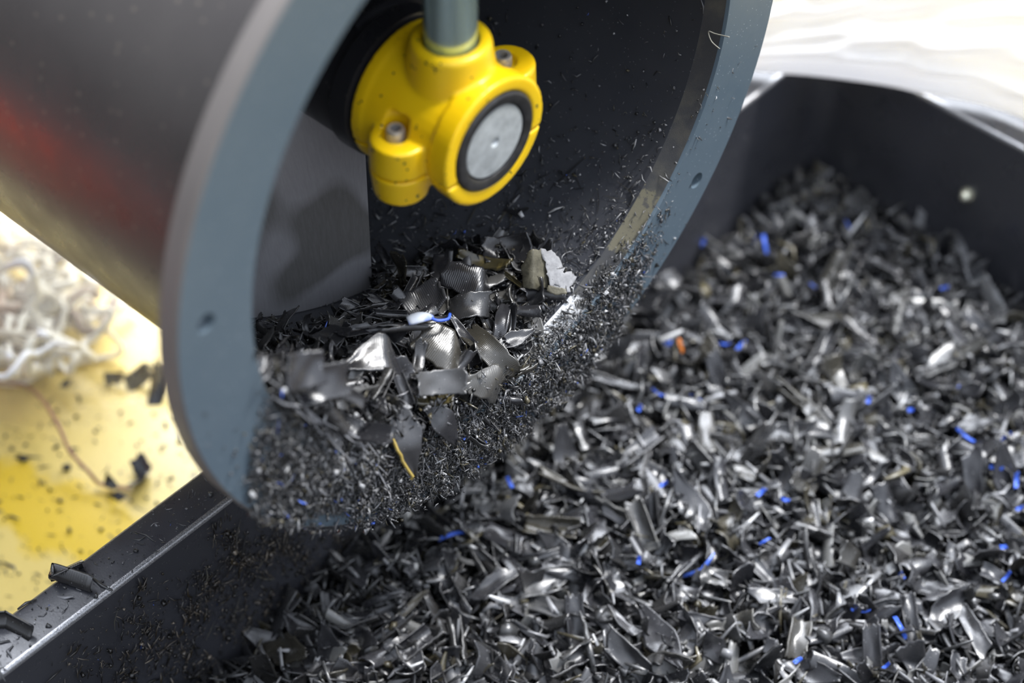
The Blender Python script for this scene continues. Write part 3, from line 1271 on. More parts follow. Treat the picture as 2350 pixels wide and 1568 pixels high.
# blue and orange scraps seen on the pile
blue_px = [(1757, 560, 60, 100), (1735, 545, 30, 60), (1790, 617, 25, 0), (1615, 545, 30, 80), (2172, 640, 26, 10), (1667, 772, 34, 0), (1703, 775, 34, 45), (1512, 905, 40, -30),
           (1467, 945, 26, 60), (1995, 910, 26, 70), (2092, 930, 22, 0), (2215, 1003, 60, -40), (2305, 1000, 44, 30), (2287, 1072, 46, -10), (2336, 1092, 50, 85), (1520, 1130, 26, 30),
           (1745, 1140, 36, 40), (1802, 1150, 24, -20), (1755, 1241, 28, 30), (1466, 1287, 28, 80), (2072, 1316, 24, -60), (2305, 1248, 22, 0), (2310, 1320, 34, 50), (1975, 1402, 48, -5),
           (2068, 1432, 52, -65), (1170, 1097, 44, -65), (1035, 1218, 56, 18), (2345, 1150, 24, 20), (1832, 1510, 22, 30), (2035, 1520, 22, 40)]
for u, v, ln, ang in blue_px:
    P = on_plane(u, v, 2, -1.47)
    P[2] = max(pile_z(P[0], P[1]) + .05, -1.51)
    Rm = frame(-ray(u, v) + np.array([0, 0, .3]), img_dir(ang))
    sc_ = ln / 780 / .15
    shred_obj('strip', RS.randint(9), P, Rm, (sc_, .62, .6), 'bright blue plastic strip lying among the dark shreds in the bin', 'blue strips on the pile', 'blue_strip', 'strip', M_BLUE)
P = on_plane(1562, 795, 2, -1.47)
P[2] = pile_z(P[0], P[1]) + .07
shred_obj('strip', 2, P, frame(-ray(1562, 795), img_dir(-75)), (.3, 1.0, .8), 'small orange plastic scrap among the shreds in the bin', None, 'orange_scrap', 'scrap', M_ORANGE)

# ------------------------------------------------------------------ heap inside the mouth of the tube
def bore_frame(u, v, h):
    P = on_bore(u, v, .764 - h)
    if P is None or P[0] > -.015:                    # at the lip of the mouth: the front slope of the heap
        P = on_plane(u, v, 0, -.015 + min(h, .03))
        n = np.array([.8, -P[1], -P[2]])
        return P, n / np.linalg.norm(n)
    n = np.array([0, -P[1], -P[2]])
    return P, n / np.linalg.norm(n)


HEAP = [(588, 730), (700, 745), (850, 690), (860, 600), (940, 620), (1000, 580), (1120, 545), (1240, 575), (1290, 640), (1240, 720), (1235, 800), (1215, 890), (1150, 960), (1080, 1010),
        (960, 1050), (850, 1010), (760, 990), (640, 900), (600, 850)]


def heap_h(u, v):
    """thickness of the heap over the bore"""
    a = max(0, 1 - ((u - 900) / 330) ** 2)
    b = max(0, 1 - ((v - 800) / 260) ** 2)
    return .02 + .13 * a * b


hitems = []
cnt = 0
while cnt < 900:
    u, v = RS.uniform(580, 1300), RS.uniform(545, 1060)
    if not inside(HEAP, u, v):
        continue
    cnt += 1
    hh = heap_h(u, v)
    P, n = bore_frame(u, v, hh * RS.uniform(.05, .8))
    if P[0] > -.03:
        P[0] = -.03 - RS.uniform(0, .03)
    kind = MIXES[RS.randint(100)]
    V, F, st = LOW[kind][RS.randint(10)]
    hitems.append((V, F, st, frame(tilt(n, .6), RS.normal(0, 1, 3)) * RS.uniform(.35, .8), P, shred_tint() * .8))
for k in range(2600):
    u, v = RS.uniform(580, 1300), RS.uniform(545, 1060)
    if not inside(HEAP, u, v):
        continue
    P, n = bore_frame(u, v, heap_h(u, v) * RS.uniform(.5, .95))
    hitems.append(sliver_item(P, n, RS.uniform(.012, .05), .6, crumb=.4))
hp = mass('shred_heap', hitems, M_SHREDS)
tag(hp, 'fine dark scraps packed between the larger flakes in the tube mouth', 'shred heap', kind='stuff')

# the larger shreds: (u, v, thickness share, kind, variant, length px, width factor, angle, tilt to viewer, label, material)
HERO = [
    (868, 832, .9, 'tent', 0, 160, 1.1, 8, .6, 'large smooth flake folded to a peak, middle of the heap in the tube', None),
    (930, 1000, .9, 'kite', 1, 210, 1.0, -72, .7, 'long kite shaped flake with a gold edge at the front of the heap', None),
    (1010, 965, .8, 'kite', 3, 170, .9, -42, .6, 'pointed twisted flake just right of the gold edged kite', None),
    (1020, 812, 1.0, 'tent', 2, 150, 1.2, -35, .6, 'ridged flake bent over a sharp fold in the centre of the heap', None),
    (1122, 805, .9, 'curl', 1, 165, 1.0, -48, .6, 'long ribbed flake curling down the right side of the heap', None),
    (1012, 878, 1.0, 'cup', 2, 120, 1.1, 5, .7, 'upright cup shaped flake below the centre of the heap', None),
    (1112, 890, .9, 'tent', 4, 140, 1.2, -15, .25, 'pale grey flake with a raised tip near the front right of the heap', None),
    (1165, 572, .8, 'curl', 3, 130, 1.0, 5, .5, 'wide curved flake at the top back of the heap', None),
    (1085, 655, 1.0, 'tent', 5, 150, 1.3, -20, .5, 'winged flake standing on its fold behind the heap centre', None),
    (1075, 705, .9, 'curl', 5, 130, 1.2, 15, .5, 'smooth saddle shaped flake behind the ridged one', None),
    (1115, 962, .7, 'roll', 1, 85, .7, -38, .3, 'small cone shaped scroll at the front right corner of the heap', None),
    (842, 705, .9, 'roll', 2, 110, .8, 28, .3, 'dark rolled scroll leaning against the spiral blade', None),
    (905, 722, 1.0, 'roll', 3, 105, .9, 4, .3, 'silvery scroll with a cut end lying beside the blue tipped one', None),
    (655, 800, .9, 'roll', 4, 90, 1.1, 60, .2, 'open ended scroll near the left edge of the mouth', None),
    (742, 880, 1.0, 'curl', 6, 130, 1.4, 12, .7, 'bright shiny curved flake at the left front of the heap', None),
    (1012, 622, .8, 'strip', 1, 110, 2.6, 84, .2, 'dusty upright stick at the back of the heap', None),
    (880, 585, .6, 'curl', 8, 85, .8, -60, .4, 'dark bent flake lying behind the blade edge', None),
    (1152, 742, 1.0, 'strip', 3, 120, 2.0, 80, .4, 'narrow grey strip standing on the right of the heap', None),
    (1172, 752, 1.0, 'strip', 4, 110, 1.8, 82, .4, 'narrow black strip standing beside the grey one', None),
    (1200, 712, .9, 'curl', 2, 95, .9, -5, .5, 'short ribbed flake right of the standing strips', None),
    (1195, 682, .9, 'cup', 4, 120, .8, 8, .3, 'long shallow trough shaped flake below the torn scrap', None),
    (1178, 643, 1.0, 'roll', 5, 75, .6, -42, .3, 'olive scroll leaning on the torn grey scrap', M_GOLD),
    (1112, 598, .9, 'strip', 5, 140, 1.8, -18, .3, 'dark strip with a gold lower edge at the back of the heap', M_GOLD),
    (1200, 850, .8, 'roll', 6, 80, 1.0, 20, .2, 'ring ended scroll at the right edge of the heap', None),
    (1080, 1000, .6, 'roll', 7, 90, .7, -30, .3, 'slim scroll lying at the foot of the heap', None),
    (762, 950, .8, 'roll', 8, 120, 1.0, -25, .3, 'dull dark scroll at the left foot of the heap', None),
    (960, 835, .9, 'strip', 6, 120, 2.2, 78, .4, 'hooked strip standing up in front of the ridged flake', None),
    (985, 905, .6, 'strip', 7, 110, 3.0, 10, .3, 'gold brown strip half buried below the cup shaped flake', M_GOLD),
    (975, 690, .9, 'chip', 1, 110, 1.4, 30, .5, 'crumpled silvery chip behind the silvery scroll', None),
    (900, 640, .8, 'tent', 6, 110, 1.0, 35, .4, 'folded dark flake close to the blade tip', None),
    (945, 660, .9, 'roll', 0, 95, .7, 70, .3, 'upright scroll beside the crumpled silvery chip', None),
    (800, 905, .9, 'curl', 4, 100, 1.0, -20, .5, 'dusty flake right of the bright shiny one', None),
    (700, 850, .9, 'chip', 3, 100, 1.3, 10, .5, 'torn dusty chip above the bright shiny flake', None),
    (830, 985, .8, 'tent', 7, 120, .8, -28, .5, 'narrow folded flake at the foot of the heap, left of the kite', None),
    (1165, 915, .7, 'curl', 7, 100, .7, -10, .4, 'small dark flake beside the front right tip', None),
    (620, 770, .7, 'roll', 1, 95, .6, -65, .2, 'slim scroll at the left lip of the mouth', None),
    (1060, 760, .9, 'curl', 0, 100, .9, -60, .5, 'dark curved flake between the two ribbed ones', None),
    (1150, 690, .8, 'tent', 1, 100, .9, 15, .5, 'small folded flake beneath the trough shaped one', None),
    (760, 770, .8, 'chip', 5, 90, 1.2, 40, .5, 'matt dark chip just below the blade', None),
    (820, 760, .9, 'curl', 8, 110, .9, 30, .4, 'long dark flake just right of the matt chip', None),
]
OWN = {0: dict(L=.165, B=.085, crease=-1.0, c_off=.02, kc=5, tri=True),
       1: dict(L=.21, B=.078, crease=-.55, c_off=.08, kc=9, twist=2.0),
       2: dict(L=.185, B=.075, crease=-.7, c_ang=.3, kc=7, twist=4.0),
       3: dict(L=.15, B=.095, crease=-1.2, c_ang=.45, kc=-5, t0=.8),
       4: dict(L=.18, B=.072, kl=-8, kc=10, twist=3.0, t0=.85),
       5: dict(L=.13, B=.060, kl=13, kc=4, t0=.9),
       6: dict(L=.15, B=.085, crease=-.9, c_ang=-.3, kc=-6, tri=True),
       7: dict(L=.14, B=.080, kl=7, kc=14, twist=3.0),
       8: dict(L=.15, B=.080, crease=-1.3, kc=-8, c_ang=.2, twist=-4.0, t0=.6),
       9: dict(L=.14, B=.075, kl=-13, kc=6, twist=5.0),
       14: dict(L=.14, B=.090, kl=-6, kc=9, twist=2.0)}
for hi, (u, v, hs, kind, var, lpx, wf, ang, look, label, mt) in enumerate(HERO):
    P, n = bore_frame(u, v, heap_h(u, v) * hs + .02)
    toc = CAM_C - P
    toc /= np.linalg.norm(toc)
    nn = n * (1 - look) + toc * look
    if hi in OWN:
        kind_ = 'kite' if kind == 'kite' else 'curl'
        LIB[kind, hi] = shred_shape(RS, kind_, 16, 11, OWN[hi])
        V, F, st = LIB[kind, hi]
        me = bpy.data.meshes.new('plastic_shred')
        me.from_pydata((V * S).tolist(), [], F.tolist())
        me.polygons.foreach_set('use_smooth', [True] * len(me.polygons))
        a = me.attributes.new('st', 'FLOAT_VECTOR', 'POINT')
        a.data.foreach_set('vector', st.astype(np.float32).ravel())
        me.materials.append(M_SHRED)
        LIBM[kind, hi + 100] = me
        var, wf = hi + 100, 1.0
    else:
        V = LIB[kind][var % 9][0]
    Lx = V[:, 0].max() - V[:, 0].min()
    sc_ = lpx / 920 / Lx
    o = shred_obj(kind, var, P, frame(nn, img_dir(ang)), (sc_, sc_ * wf, sc_), label, None, mat=mt)
    if hi == 1:                                       # its gold edge
        e_ = [V[i * 11 + 0] for i in range(5, 16)]
        Ve, Fe = tube_vf(e_, .0042, 6)
        me = bpy.data.meshes.new('gold_edge')
        me.from_pydata((np.array(Ve) * S).tolist(), [], [list(f) for f in Fe])
        g_ = link_mesh('gold_edge', me, M_GOLDEDGE, o)
        g_['label'] = 'gold coloured edge'

# the blue tipped scroll: a scroll with its own coloured end
P, n = bore_frame(905, 752, heap_h(905, 750) + .06)
V, F, st = LIB['roll'][2]
Rm = frame(n + .4 * (CAM_C - P) / 4.5, img_dir(24))
bt = empty('plastic_shred', P, 'scroll with a white and blue end, left of centre in the heap', 'shred')
Vx = V @ (Rm * np.array([1.0, .8, .8])[None, :]).T + P
o = build('scroll_body', Vx, F, M_SHRED, bt, attrs={'st': st})
e0, e1 = P + Rm[:, 0] * .03 + Rm[:, 2] * .02, P + Rm[:, 0] * .095 + Rm[:, 2] * .028
V2, F2 = tube_vf(spline([e0, (e0 + e1) / 2 + Rm[:, 2] * .006, e1], 8), [.013, .015, .016, .016, .015, .013, .010, .004], 10, .5)
build('coloured_end', V2, F2, M_TIP, bt)['label'] = 'white and blue plastic end'
e2 = e1 + Rm[:, 0] * .012 - Rm[:, 1] * .012
V2, F2 = tube_vf(spline([e1 - Rm[:, 0] * .012, e1 + Rm[:, 0] * .006 - Rm[:, 1] * .014, e1 + Rm[:, 0] * .034 - Rm[:, 1] * .012, e1 + Rm[:, 0] * .045 + Rm[:, 1] * .004], 10), .004, 6)
build('blue_hair', V2, F2, M_BLUE, bt)['label'] = 'thin blue curl'

# torn grey scrap at the back right of the heap
P0, n0 = bore_frame(1240, 622, .06)
ts = empty('torn_scrap', P0, 'thick torn scrap, half olive, half pale grey, at the back right of the heap', 'scrap')
toc = (CAM_C - P0) / np.linalg.norm(CAM_C - P0)
ex, ey, ez = CAM_R[:, 0], CAM_R[:, 1], toc


def slab(name, outline, depth_f, th, mat):
    """thick flake from an outline in view-facing coordinates about P0 (px), with its own relief"""
    n = len(outline)
    c = np.mean(outline, 0)
    rings = [1.0, .93, .6, .25]
    V, F = [], []
    for side in (1, -1):
        for k in rings:
            for (a, b) in outline:
                q = c + (np.array([a, b]) - c) * k
                d = depth_f(q[0], q[1]) + (th / 2) * side * (1 if k < 1 else .6)
                p = P0 + ex * (q[0] - 1240) / 905 - ey * (q[1] - 622) / 905 + ez * d
                V.append(p)
    m = n * len(rings)
    for s_ in (0, 1):
        for r_ in range(len(rings) - 1):
            for k in range(n):
                a, b = s_ * m + r_ * n + k, s_ * m + r_ * n + (k + 1) % n
                F.append((a, b, b + n, a + n) if s_ == 0 else (a, a + n, b + n, b))
        F.append(tuple(s_ * m + (len(rings) - 1) * n + k for k in range(n))[::(1 if s_ == 0 else -1)])
    for k in range(n):
        F.append((k, m + k, m + (k + 1) % n, (k + 1) % n))
    o = build(name, V, F, mat, ts)
    recalc(o)
    return o


def dens(poly, n=5, jit=2.5):
    out = []
    for i in range(len(poly)):
        a, b = np.array(poly[i], float), np.array(poly[(i + 1) % len(poly)], float)
        for k in range(n):
            out.append(a + (b - a) * k / n + (RS.normal(0, jit, 2) if k else 0))
    return out


slab('olive_side', dens([(1215, 575), (1242, 570), (1258, 620), (1256, 664), (1235, 668), (1200, 662), (1195, 610)], 5, 1.5),
     lambda a, b: .045 - abs(a - 1222) * .0009 + (b - 620) * -.0002, .008, M_OLIVE)['label'] = 'dusty olive face'
slab('grey_side', dens([(1240, 569), (1268, 576), (1290, 605), (1300, 635), (1285, 660), (1262, 658), (1256, 625)], 5, 3),
     lambda a, b: .030 - (a - 1250) * .0007, .010, M_TORN)['label'] = 'pale grey torn face'
slab('torn_corner', dens([(1290, 622), (1318, 628), (1322, 645), (1305, 672), (1290, 678), (1262, 664)], 5, 3),
     lambda a, b: .002 - (a - 1290) * .0005, .008, M_TORN)['label'] = 'small torn grey corner'
slab('olive_tab', dens([(1258, 655), (1300, 664), (1300, 676), (1272, 678), (1254, 668)], 4, 1),
     lambda a, b: .036, .008, M_OLIVE)

# the rest of the shreds that show in the heap
hs_spots = [(h[0], h[1]) for h in HERO] + [(905, 750), (1245, 620)]
tries, made = 0, 0
while made < 66 and tries < 20000:
    tries += 1
    u, v = RS.uniform(590, 1260), RS.uniform(560, 1040)
    if not inside(HEAP, u, v) or any((u - a) ** 2 + (v - b) ** 2 < 34 ** 2 for a, b in hs_spots):
        continue
    hs_spots.append((u, v))
    P, n = bore_frame(u, v, heap_h(u, v) * .85 + .01)
    if P[0] > -.035:
        P[0] = -.035
    kind = order[RS.randint(100)]
    toc = (CAM_C - P) / 4.6
    shred_obj(kind, RS.randint(9), P, frame(tilt(n * .6 + toc * .4, .35), RS.normal(0, 1, 3)), RS.uniform(.55, .95),
              KIND_TEXT[kind] + ' in the heap inside the tube mouth', KIND_GROUP[kind] + ' in the tube mouth heap')
    made += 1

# ------------------------------------------------------------------ fine debris
# on the bore
its = []
k = 0
while k < 5200:
    ang = R(RS.uniform(-150, 10))
    x = -RS.uniform(.0, 1) ** 1.5 * 1.15 - .055
    low = max(0, math.cos(ang + R(78)))
    near = math.exp(x * 2.4)
    clump = .5 + .5 * pnoise(x * 3, ang * 2.2, 4)
    if RS.uniform() > (low ** 5 * (.25 + .75 * clump) * (.3 + .7 * near) + .03 * low):
        continue
    k += 1
    P = np.array([x, .761 * math.cos(ang), .761 * math.sin(ang)])
    n = -P * np.array([0, 1, 1]) / .761
    its.append(sliver_item(P + n * RS.uniform(0, .008), n, RS.choice([.008, .013, .02, .034], p=[.4, .34, .2, .06]), .3, crumb=.5))
o = mass('plastic_slivers', its, M_SLIVERS)
tag(o, 'fine black slivers and crumbs sticking to the inside of the tube', 'slivers', kind='stuff')
# on the flange face and lower lip
its = []
k = 0
while k < 26000:
    deg = RS.uniform(-178, -14)
    a = R(deg)
    core = math.exp(-((deg + 108) / 52) ** 6)
    r = RS.uniform(.765, 1.006)
    cov = core * (1.0 if r < .97 else .6) + .012
    if deg > -66:                                     # right side: the outer rim stays bare
        cov *= 1.0 if r < .85 + .15 * max(0, (-40 - deg) / 26) else .10
    if deg < -150:                                    # left: only the inner part is covered
        cov *= 1.0 if r < .80 + .2 * max(0, (deg + 169) / 19) else .03
    cov *= max(0, 1 - 1.1 * math.exp(-((deg + 131) / 6) ** 2 - ((r - .975) / .03) ** 2))
    cov *= .8 + .4 * pnoise(deg * .09, r * 6, 2.2)
    if RS.uniform() > cov:
        continue
    k += 1
    h = abs(RS.normal(0, .016)) * core * (.4 + .6 * max(0, pnoise(deg * .2, r * 9, 1) + .5))
    if r < .797:
        x = -.03 + RS.uniform(0, .045) - (0.797 - r) * .5
    else:
        x = .001 + h
    P = np.array([x, r * math.cos(a), r * math.sin(a)])
    its.append(sliver_item(P, (1, 0, .25), RS.choice([.010, .016, .026, .040], p=[.40, .36, .19, .05]), .8,
                           long_dir=None if RS.uniform() < .5 else (.3, 0, -1), crumb=.45))
o = mass('plastic_dust', its, M_SLIVERS)
tag(o, 'thick fuzz of grey black plastic slivers clinging to the lower flange', 'slivers', kind='stuff')
# under the lower rim of the flange and the bin wall below it
its = []
wall_clusters = [(560, 1290, 60, 120), (640, 1250, 70, 160), (480, 1340, 60, 110), (440, 1400, 50, 80), (540, 1420, 70, 80), (330, 1440, 60, 60), (400, 1480, 80, 110), (520, 1240, 60, 60),
                 (300, 1540, 80, 60), (600, 1380, 60, 60), (460, 1540, 70, 100), (780, 1240, 50, 60), (200, 1520, 90, 30), (250, 1400, 120, 30), (700, 1300, 60, 40), (330, 1350, 80, 30)]


def wall_pt(u, v):
    P = on_plane(u, v, 0, -.415)
    t = (RIM_Z - P[2]) / (RIM_Z - BOT_Z)
    P[0] = BX0 + .003 + .045 * t
    return P


for (cu, cv, sp, num) in wall_clusters:
    for k in range(int(num * 2.2)):
        u, v = RS.normal(cu, sp * .42), RS.normal(cv, sp * .36)
        P = wall_pt(u, v)
        if P[2] > RIM_Z - .03 or P[2] < -1.75 or not -1.5 < P[1] < .6:
            continue
        its.append(sliver_item(P + np.array([.004, 0, 0]), (1, 0, .1), RS.choice([.009, .016, .026, .04], p=[.38, .36, .20, .06]), .25, long_dir=(0, .35, 1) if RS.uniform() < .6 else None, crumb=.3, tint=sliver_tint() * np.array([.40, .33, .25])))
for k in range(450):
    P = np.array([BX0 + .012, RS.uniform(-1.5, 1.6), RS.uniform(-1.5, RIM_Z - .03)])
    its.append(sliver_item(P, (1, 0, 0), RS.uniform(.004, .012), .2, crumb=.8))
o = mass('wall_slivers', its, M_SLIVERS)
tag(o, 'brown black slivers stuck in patches to the left inner wall of the bin', 'slivers', kind='stuff')
its = []
for k in range(800):
    y = RS.uniform(-1.5, -.2)
    x = BX0 - RS.uniform(.0, .12)
    its.append(sliver_item((x, y, RIM_Z + .004), (0, 0, 1), RS.choice([.005, .010, .02, .05], p=[.6, .28, .09, .03]), .12, crumb=.6))
o = mass('lip_crumbs', its, M_SLIVERS)
tag(o, 'tiny crumbs scattered on the left lip of the bin', 'crumbs', kind='stuff')
its = []
for k in range(900):
    u, v = RS.uniform(-60, 460), RS.uniform(760, 1420)
    P = on_plane(u, v, 2, FLOOR_Z)
    if P[0] > -.6 or pnoise(P[0] * 2, P[1] * 2, 3) < RS.uniform(-.9, .6):
        continue
    its.append(sliver_item(P + np.array([0, 0, .003]), (0, 0, 1), RS.choice([.010, .018, .032, .06], p=[.4, .36, .18, .06]), .15, crumb=.6, tint=np.array([.02, .018, .012])))
o = mass('floor_crumbs', its, M_SLIVERS)
tag(o, 'black crumbs scattered over the yellow floor', 'crumbs', kind='stuff')

# larger slivers as single things: in the bore and on the wall
me_sl = []
for V, F, st in SLIV:
    me = bpy.data.meshes.new('plastic_sliver')
    me.from_pydata((V * S).tolist(), [], F.tolist())
    me.materials.append(M_SLIVER)
    me_sl.append(me)


def sliver_obj(P, Rm, ln, th, label, group, mat=None):
    me = me_sl[RS.randint(14)]
    if mat is not None:
        me = me.copy()
        me.materials[0] = mat
    o = bpy.data.objects.new('plastic_sliver', me)
    COL.objects.link(o)
    M = Matrix([list(Rm[r]) for r in range(3)]).to_4x4()
    M.translation = Vector(P) * S
    o.matrix_world = M @ Matrix.Diagonal((ln, th, th, 1))
    return tag(o, label, 'sliver', group)


bore_sl = [(1305, 395, 70, 35, 1.3, 'dark straight splinter right of the bearing, its lower end in a clump of crumbs'),
           (1185, 480, 90, -3, 2.6, 'thick dark splinter lying just below the bearing'),
           (1165, 497, 46, 35, 2.4, 'short rough splinter under the thick dark one'),
           (1085, 490, 40, 70, 1.8, 'pale short splinter below the lowest point of the bearing'),
           (1010, 492, 36, -25, 2.0, 'small dark splinter left below the bearing'),
           (985, 510, 50, 48, .8, 'thin grey splinter slanting below the bearing, left side')]
for u, v, ln, ang, th, lab in bore_sl:
    P, n = bore_frame(u, v, .008)
    L = ln / 900
    sliver_obj(P, frame(n, img_dir(ang)), L, L * (.35 if th < 1 else .5) * th / 1.2, lab, None)
for k in range(70):
    while True:
        u, v = RS.uniform(850, 1520), RS.uniform(380, 720)
        if RS.uniform() < math.exp(-((u - 1300) / 230) ** 2) * (v - 300) / 420 and not inside(HEAP, u, v) and u < 1590 - (v - 380) * .62:
            break
    P, n = bore_frame(u, v, .005)
    if P[0] > -.06:
        continue
    sliver_obj(P, frame(n, RS.normal(0, 1, 3)), RS.uniform(.03, .06), RS.uniform(.010, .022), 'loose thin black splinter lying on the inner wall of the tube', 'splinters in the tube')
for k in range(60):
    cu, cv, sp, num = wall_clusters[RS.randint(12)]
    u, v = RS.normal(cu, sp * .7), RS.normal(cv, sp * .6)
    P = wall_pt(u, v)
    if P[2] > RIM_Z - .04 or P[2] < -1.66 or u < 0 or v > 1560:
        continue
    sliver_obj(P + np.array([.008, 0, 0]), frame(tilt((1, 0, .1), .1), np.array([0, .4, 1]) + RS.normal(0, .5, 3)), RS.uniform(.04, .075), RS.uniform(.02, .04),
               'larger dark splinter stuck to the left inner wall of the bin', 'splinters on the bin wall')

for k in range(26):
    t = RS.uniform()
    u, v = 630 + 230 * t + RS.normal(0, 14), 895 + 150 * t + RS.normal(0, 16)
    P = on_plane(u, v, 0, RS.uniform(0, .022))
    sliver_obj(P, frame((.9, -.2, .5), img_dir(RS.normal(-38, 9))), RS.uniform(.05, .11), RS.uniform(.02, .045), 'pale thin strip lying down the front left slope of the heap', 'pale strips on the front slope', M_PALE)

# ------------------------------------------------------------------ shreds lying on the lip and on the floor
P = on_plane(170, 1322, 2, RIM_Z + .02)
V1, F1, s1 = shred_shape(np.random.RandomState(3), 'curl', 12, 9)


def bent_chip(name, px, z, label, fold):
    """two leaves joined along a rounded fold"""
    pts = [on_plane(u, v, 2, z) for u, v in px]
    a, b, c = pts                                     # free end, fold, free end
    V, F, st = [], [], []
    wv = np.array([0, 0, 1.0])
    path = spline([a, a + (b - a) * .55, a + (b - a) * .9, b + (b - (a + c) / 2) * .06, b + (c - b) * .1, b + (c - b) * .45, c], 26)
    n = len(path)
    m_ = 7
    for side in (0, 1):
        for i, p in enumerate(path):
            t = path[min(i + 1, n - 1)] - path[max(i - 1, 0)]
            t /= np.linalg.norm(t)
            nrm = np.cross(t, wv)
            nrm /= np.linalg.norm(nrm)
            for j in range(m_):
                w = j / (m_ - 1) - .5
                d = fold * (w * w) * 4 * .013
                q = p + wv * (w * .042 + .010) + nrm * (d + (.0022 if side else -.0022)) + nrm * (-.018 * w)
                V.append(q)
                st.append((i * .008 * S, w * .05 * S, side))
    N = n * m_
    for i in range(n - 1):
        for j in range(m_ - 1):
            k = i * m_ + j
            F.append((k, k + 1, k + m_ + 1, k + m_))
            F.append((N + k, N + k + m_, N + k + m_ + 1, N + k + 1))
    for i in range(n - 1):
        for j in (0, m_ - 1):
            k = i * m_ + j
            F.append((k, k + m_, N + k + m_, N + k))
    for i in (0, n - 1):
        for j in range(m_ - 1):
            k = i * m_ + j
            F.append((k, k + 1, N + k + 1, N + k))
    o = build(name, V, F, M_SHRED, None, origin=tuple(b), attrs={'st': st})
    recalc(o)
    return tag(o, label, 'shred')


bent_chip('plastic_shred', [(188, 1293), (118, 1326), (208, 1356)], RIM_Z + .012, 'folded brown black flake standing on the left lip of the bin', -1)
bent_chip('plastic_shred', [(-26, 1420), (18, 1418), (78, 1450)], RIM_Z + .012, 'curled dark flake on the bin lip at the bottom left corner', 1)

for u, v, ln, ang, kind, var, lab in [(262, 868, 40, 0, 'chip', 1, 'small flat black scrap on the yellow floor, left of the torn one'),
                                      (318, 866, 78, 40, 'chip', 3, 'torn black scrap on the yellow floor near the tube'),
                                      (362, 895, 95, 75, 'curl', 2, 'curled black scrap on the yellow floor, half hidden by the flange'),
                                      (322, 1083, 50, -65, 'tent', 4, 'black scrap on the yellow floor near the bin lip'),
                                      (254, 1110, 34, -50, 'chip', 0, 'small black scrap at the end of the brown wire'),
                                      (272, 1140, 30, -30, 'chip', 6, 'small black scrap just below the end of the brown wire'),
                                      (152, 880, 26, 50, 'chip', 7, 'tiny black scrap on the yellow floor below the white tangle')]:
    P = on_plane(u, v, 2, FLOOR_Z + .03)
    sc_ = ln / 700 / .07
    shred_obj(kind, var, P, frame((.42, -.5, .72), img_dir(ang)), sc_ * (.75 if kind == 'curl' else 1.0), lab, mat=None)

# ------------------------------------------------------------------ wires
def wire(name, px, zs, rad, mat, label):
    pts = [on_plane(u, v, 2, z) for (u, v), z in zip(px, zs)]
    V, F = tube_vf(spline(pts, 50), rad, 8)
    o = build(name, V, F, mat, None, origin=tuple(pts[0]))
    recalc(o)
    return tag(o, label, 'wire')


wire('thin_wire', [(-40, 872), (50, 884), (95, 915), (135, 980), (160, 1035), (205, 1085), (228, 1110), (262, 1117), (300, 1121)],
     [FLOOR_Z + z for z in (.05, .06, .10, .10, .08, .05, .02, .012, .010)], .0055, M_WIRE, 'thin brown wire curving over the yellow floor')
P = [on_bore(u, v, .757) for u, v in ((1652, 112), (1640, 105), (1628, 92), (1632, 76), (1650, 82), (1672, 84))]
V, F = tube_vf(spline([p + np.array([.012 * math.sin(i * 1.3), 0, 0]) for i, p in enumerate(P)], 30), .0015, 6)
o = build('thread', V, F, M_THREAD, None, origin=tuple(P[0]))
tag(o, 'fine pale curled thread hanging at the upper right edge of the mouth', 'thread')

# ------------------------------------------------------------------ white tangle in a clear bag on the floor
rs2 = np.random.RandomState(5)
for k in range(72):
    u, v = rs2.normal(60, 90), rs2.normal(670, 110)
    if u > 215 or u < -120 or v < 470 or v > 850:
        u, v = rs2.uniform(-60, 170), rs2.uniform(500, 820)
    hgt = rs2.uniform(.02, .22) * (1 - max(0, (u - 60) / 260))
    c = on_plane(u, v, 2, FLOOR_Z + hgt + .01)
    rad = rs2.uniform(.05, .15)
    a0, turn = rs2.uniform(0, 6.28), rs2.uniform(1.2, 5.0)
    nrm = tilt((0, 0, 1), .7, rs2)
    A = frame(nrm, rs2.normal(0, 1, 3))
    pts = []
    for i in range(9):
        a = a0 + turn * i / 8
        rr = rad * (1 + .35 * math.sin(i * 1.7 + k))
        p = c + A[:, 0] * rr * math.cos(a) + A[:, 1] * rr * math.sin(a) + rs2.normal(0, .012, 3)
        p[2] = max(p[2], FLOOR_Z + .014)
        pts.append(p)
    V, F = tube_vf(spline(pts, 34), rs2.choice([.008, .012, .017]), 8, rs2.choice([1.0, .5]))
    o = build('plastic_strip', V, F, M_STRIP, None, origin=tuple(c))
    recalc(o)
    tag(o, 'curled pale strip in the white tangle on the yellow floor', 'strip', 'white strips in the tangle')
wire('plastic_hose', [(-60, 690), (20, 705), (110, 740), (200, 735), (270, 705), (300, 690)], [FLOOR_Z + z for z in (.10, .11, .09, .07, .06, .05)], .019, M_STRIP,
     'thick white strip looping out of the tangle towards the tube')['category'] = 'strip'
wire('pale_cord', [(-40, 806), (40, 800), (100, 770), (160, 700), (220, 660), (250, 640)], [FLOOR_Z + z for z in (.14, .15, .16, .15, .12, .1)], .008, M_STRIP,
     'long pale cord crossing over the white tangle')['category'] = 'cord'
wire('pale_cord', [(125, 790), (120, 825), (95, 850), (50, 878), (-30, 876)], [FLOOR_Z + z for z in (.1, .07, .05, .03, .03)], .012, M_STRIP,
     'pale cord end curving below the white tangle')['category'] = 'cord'
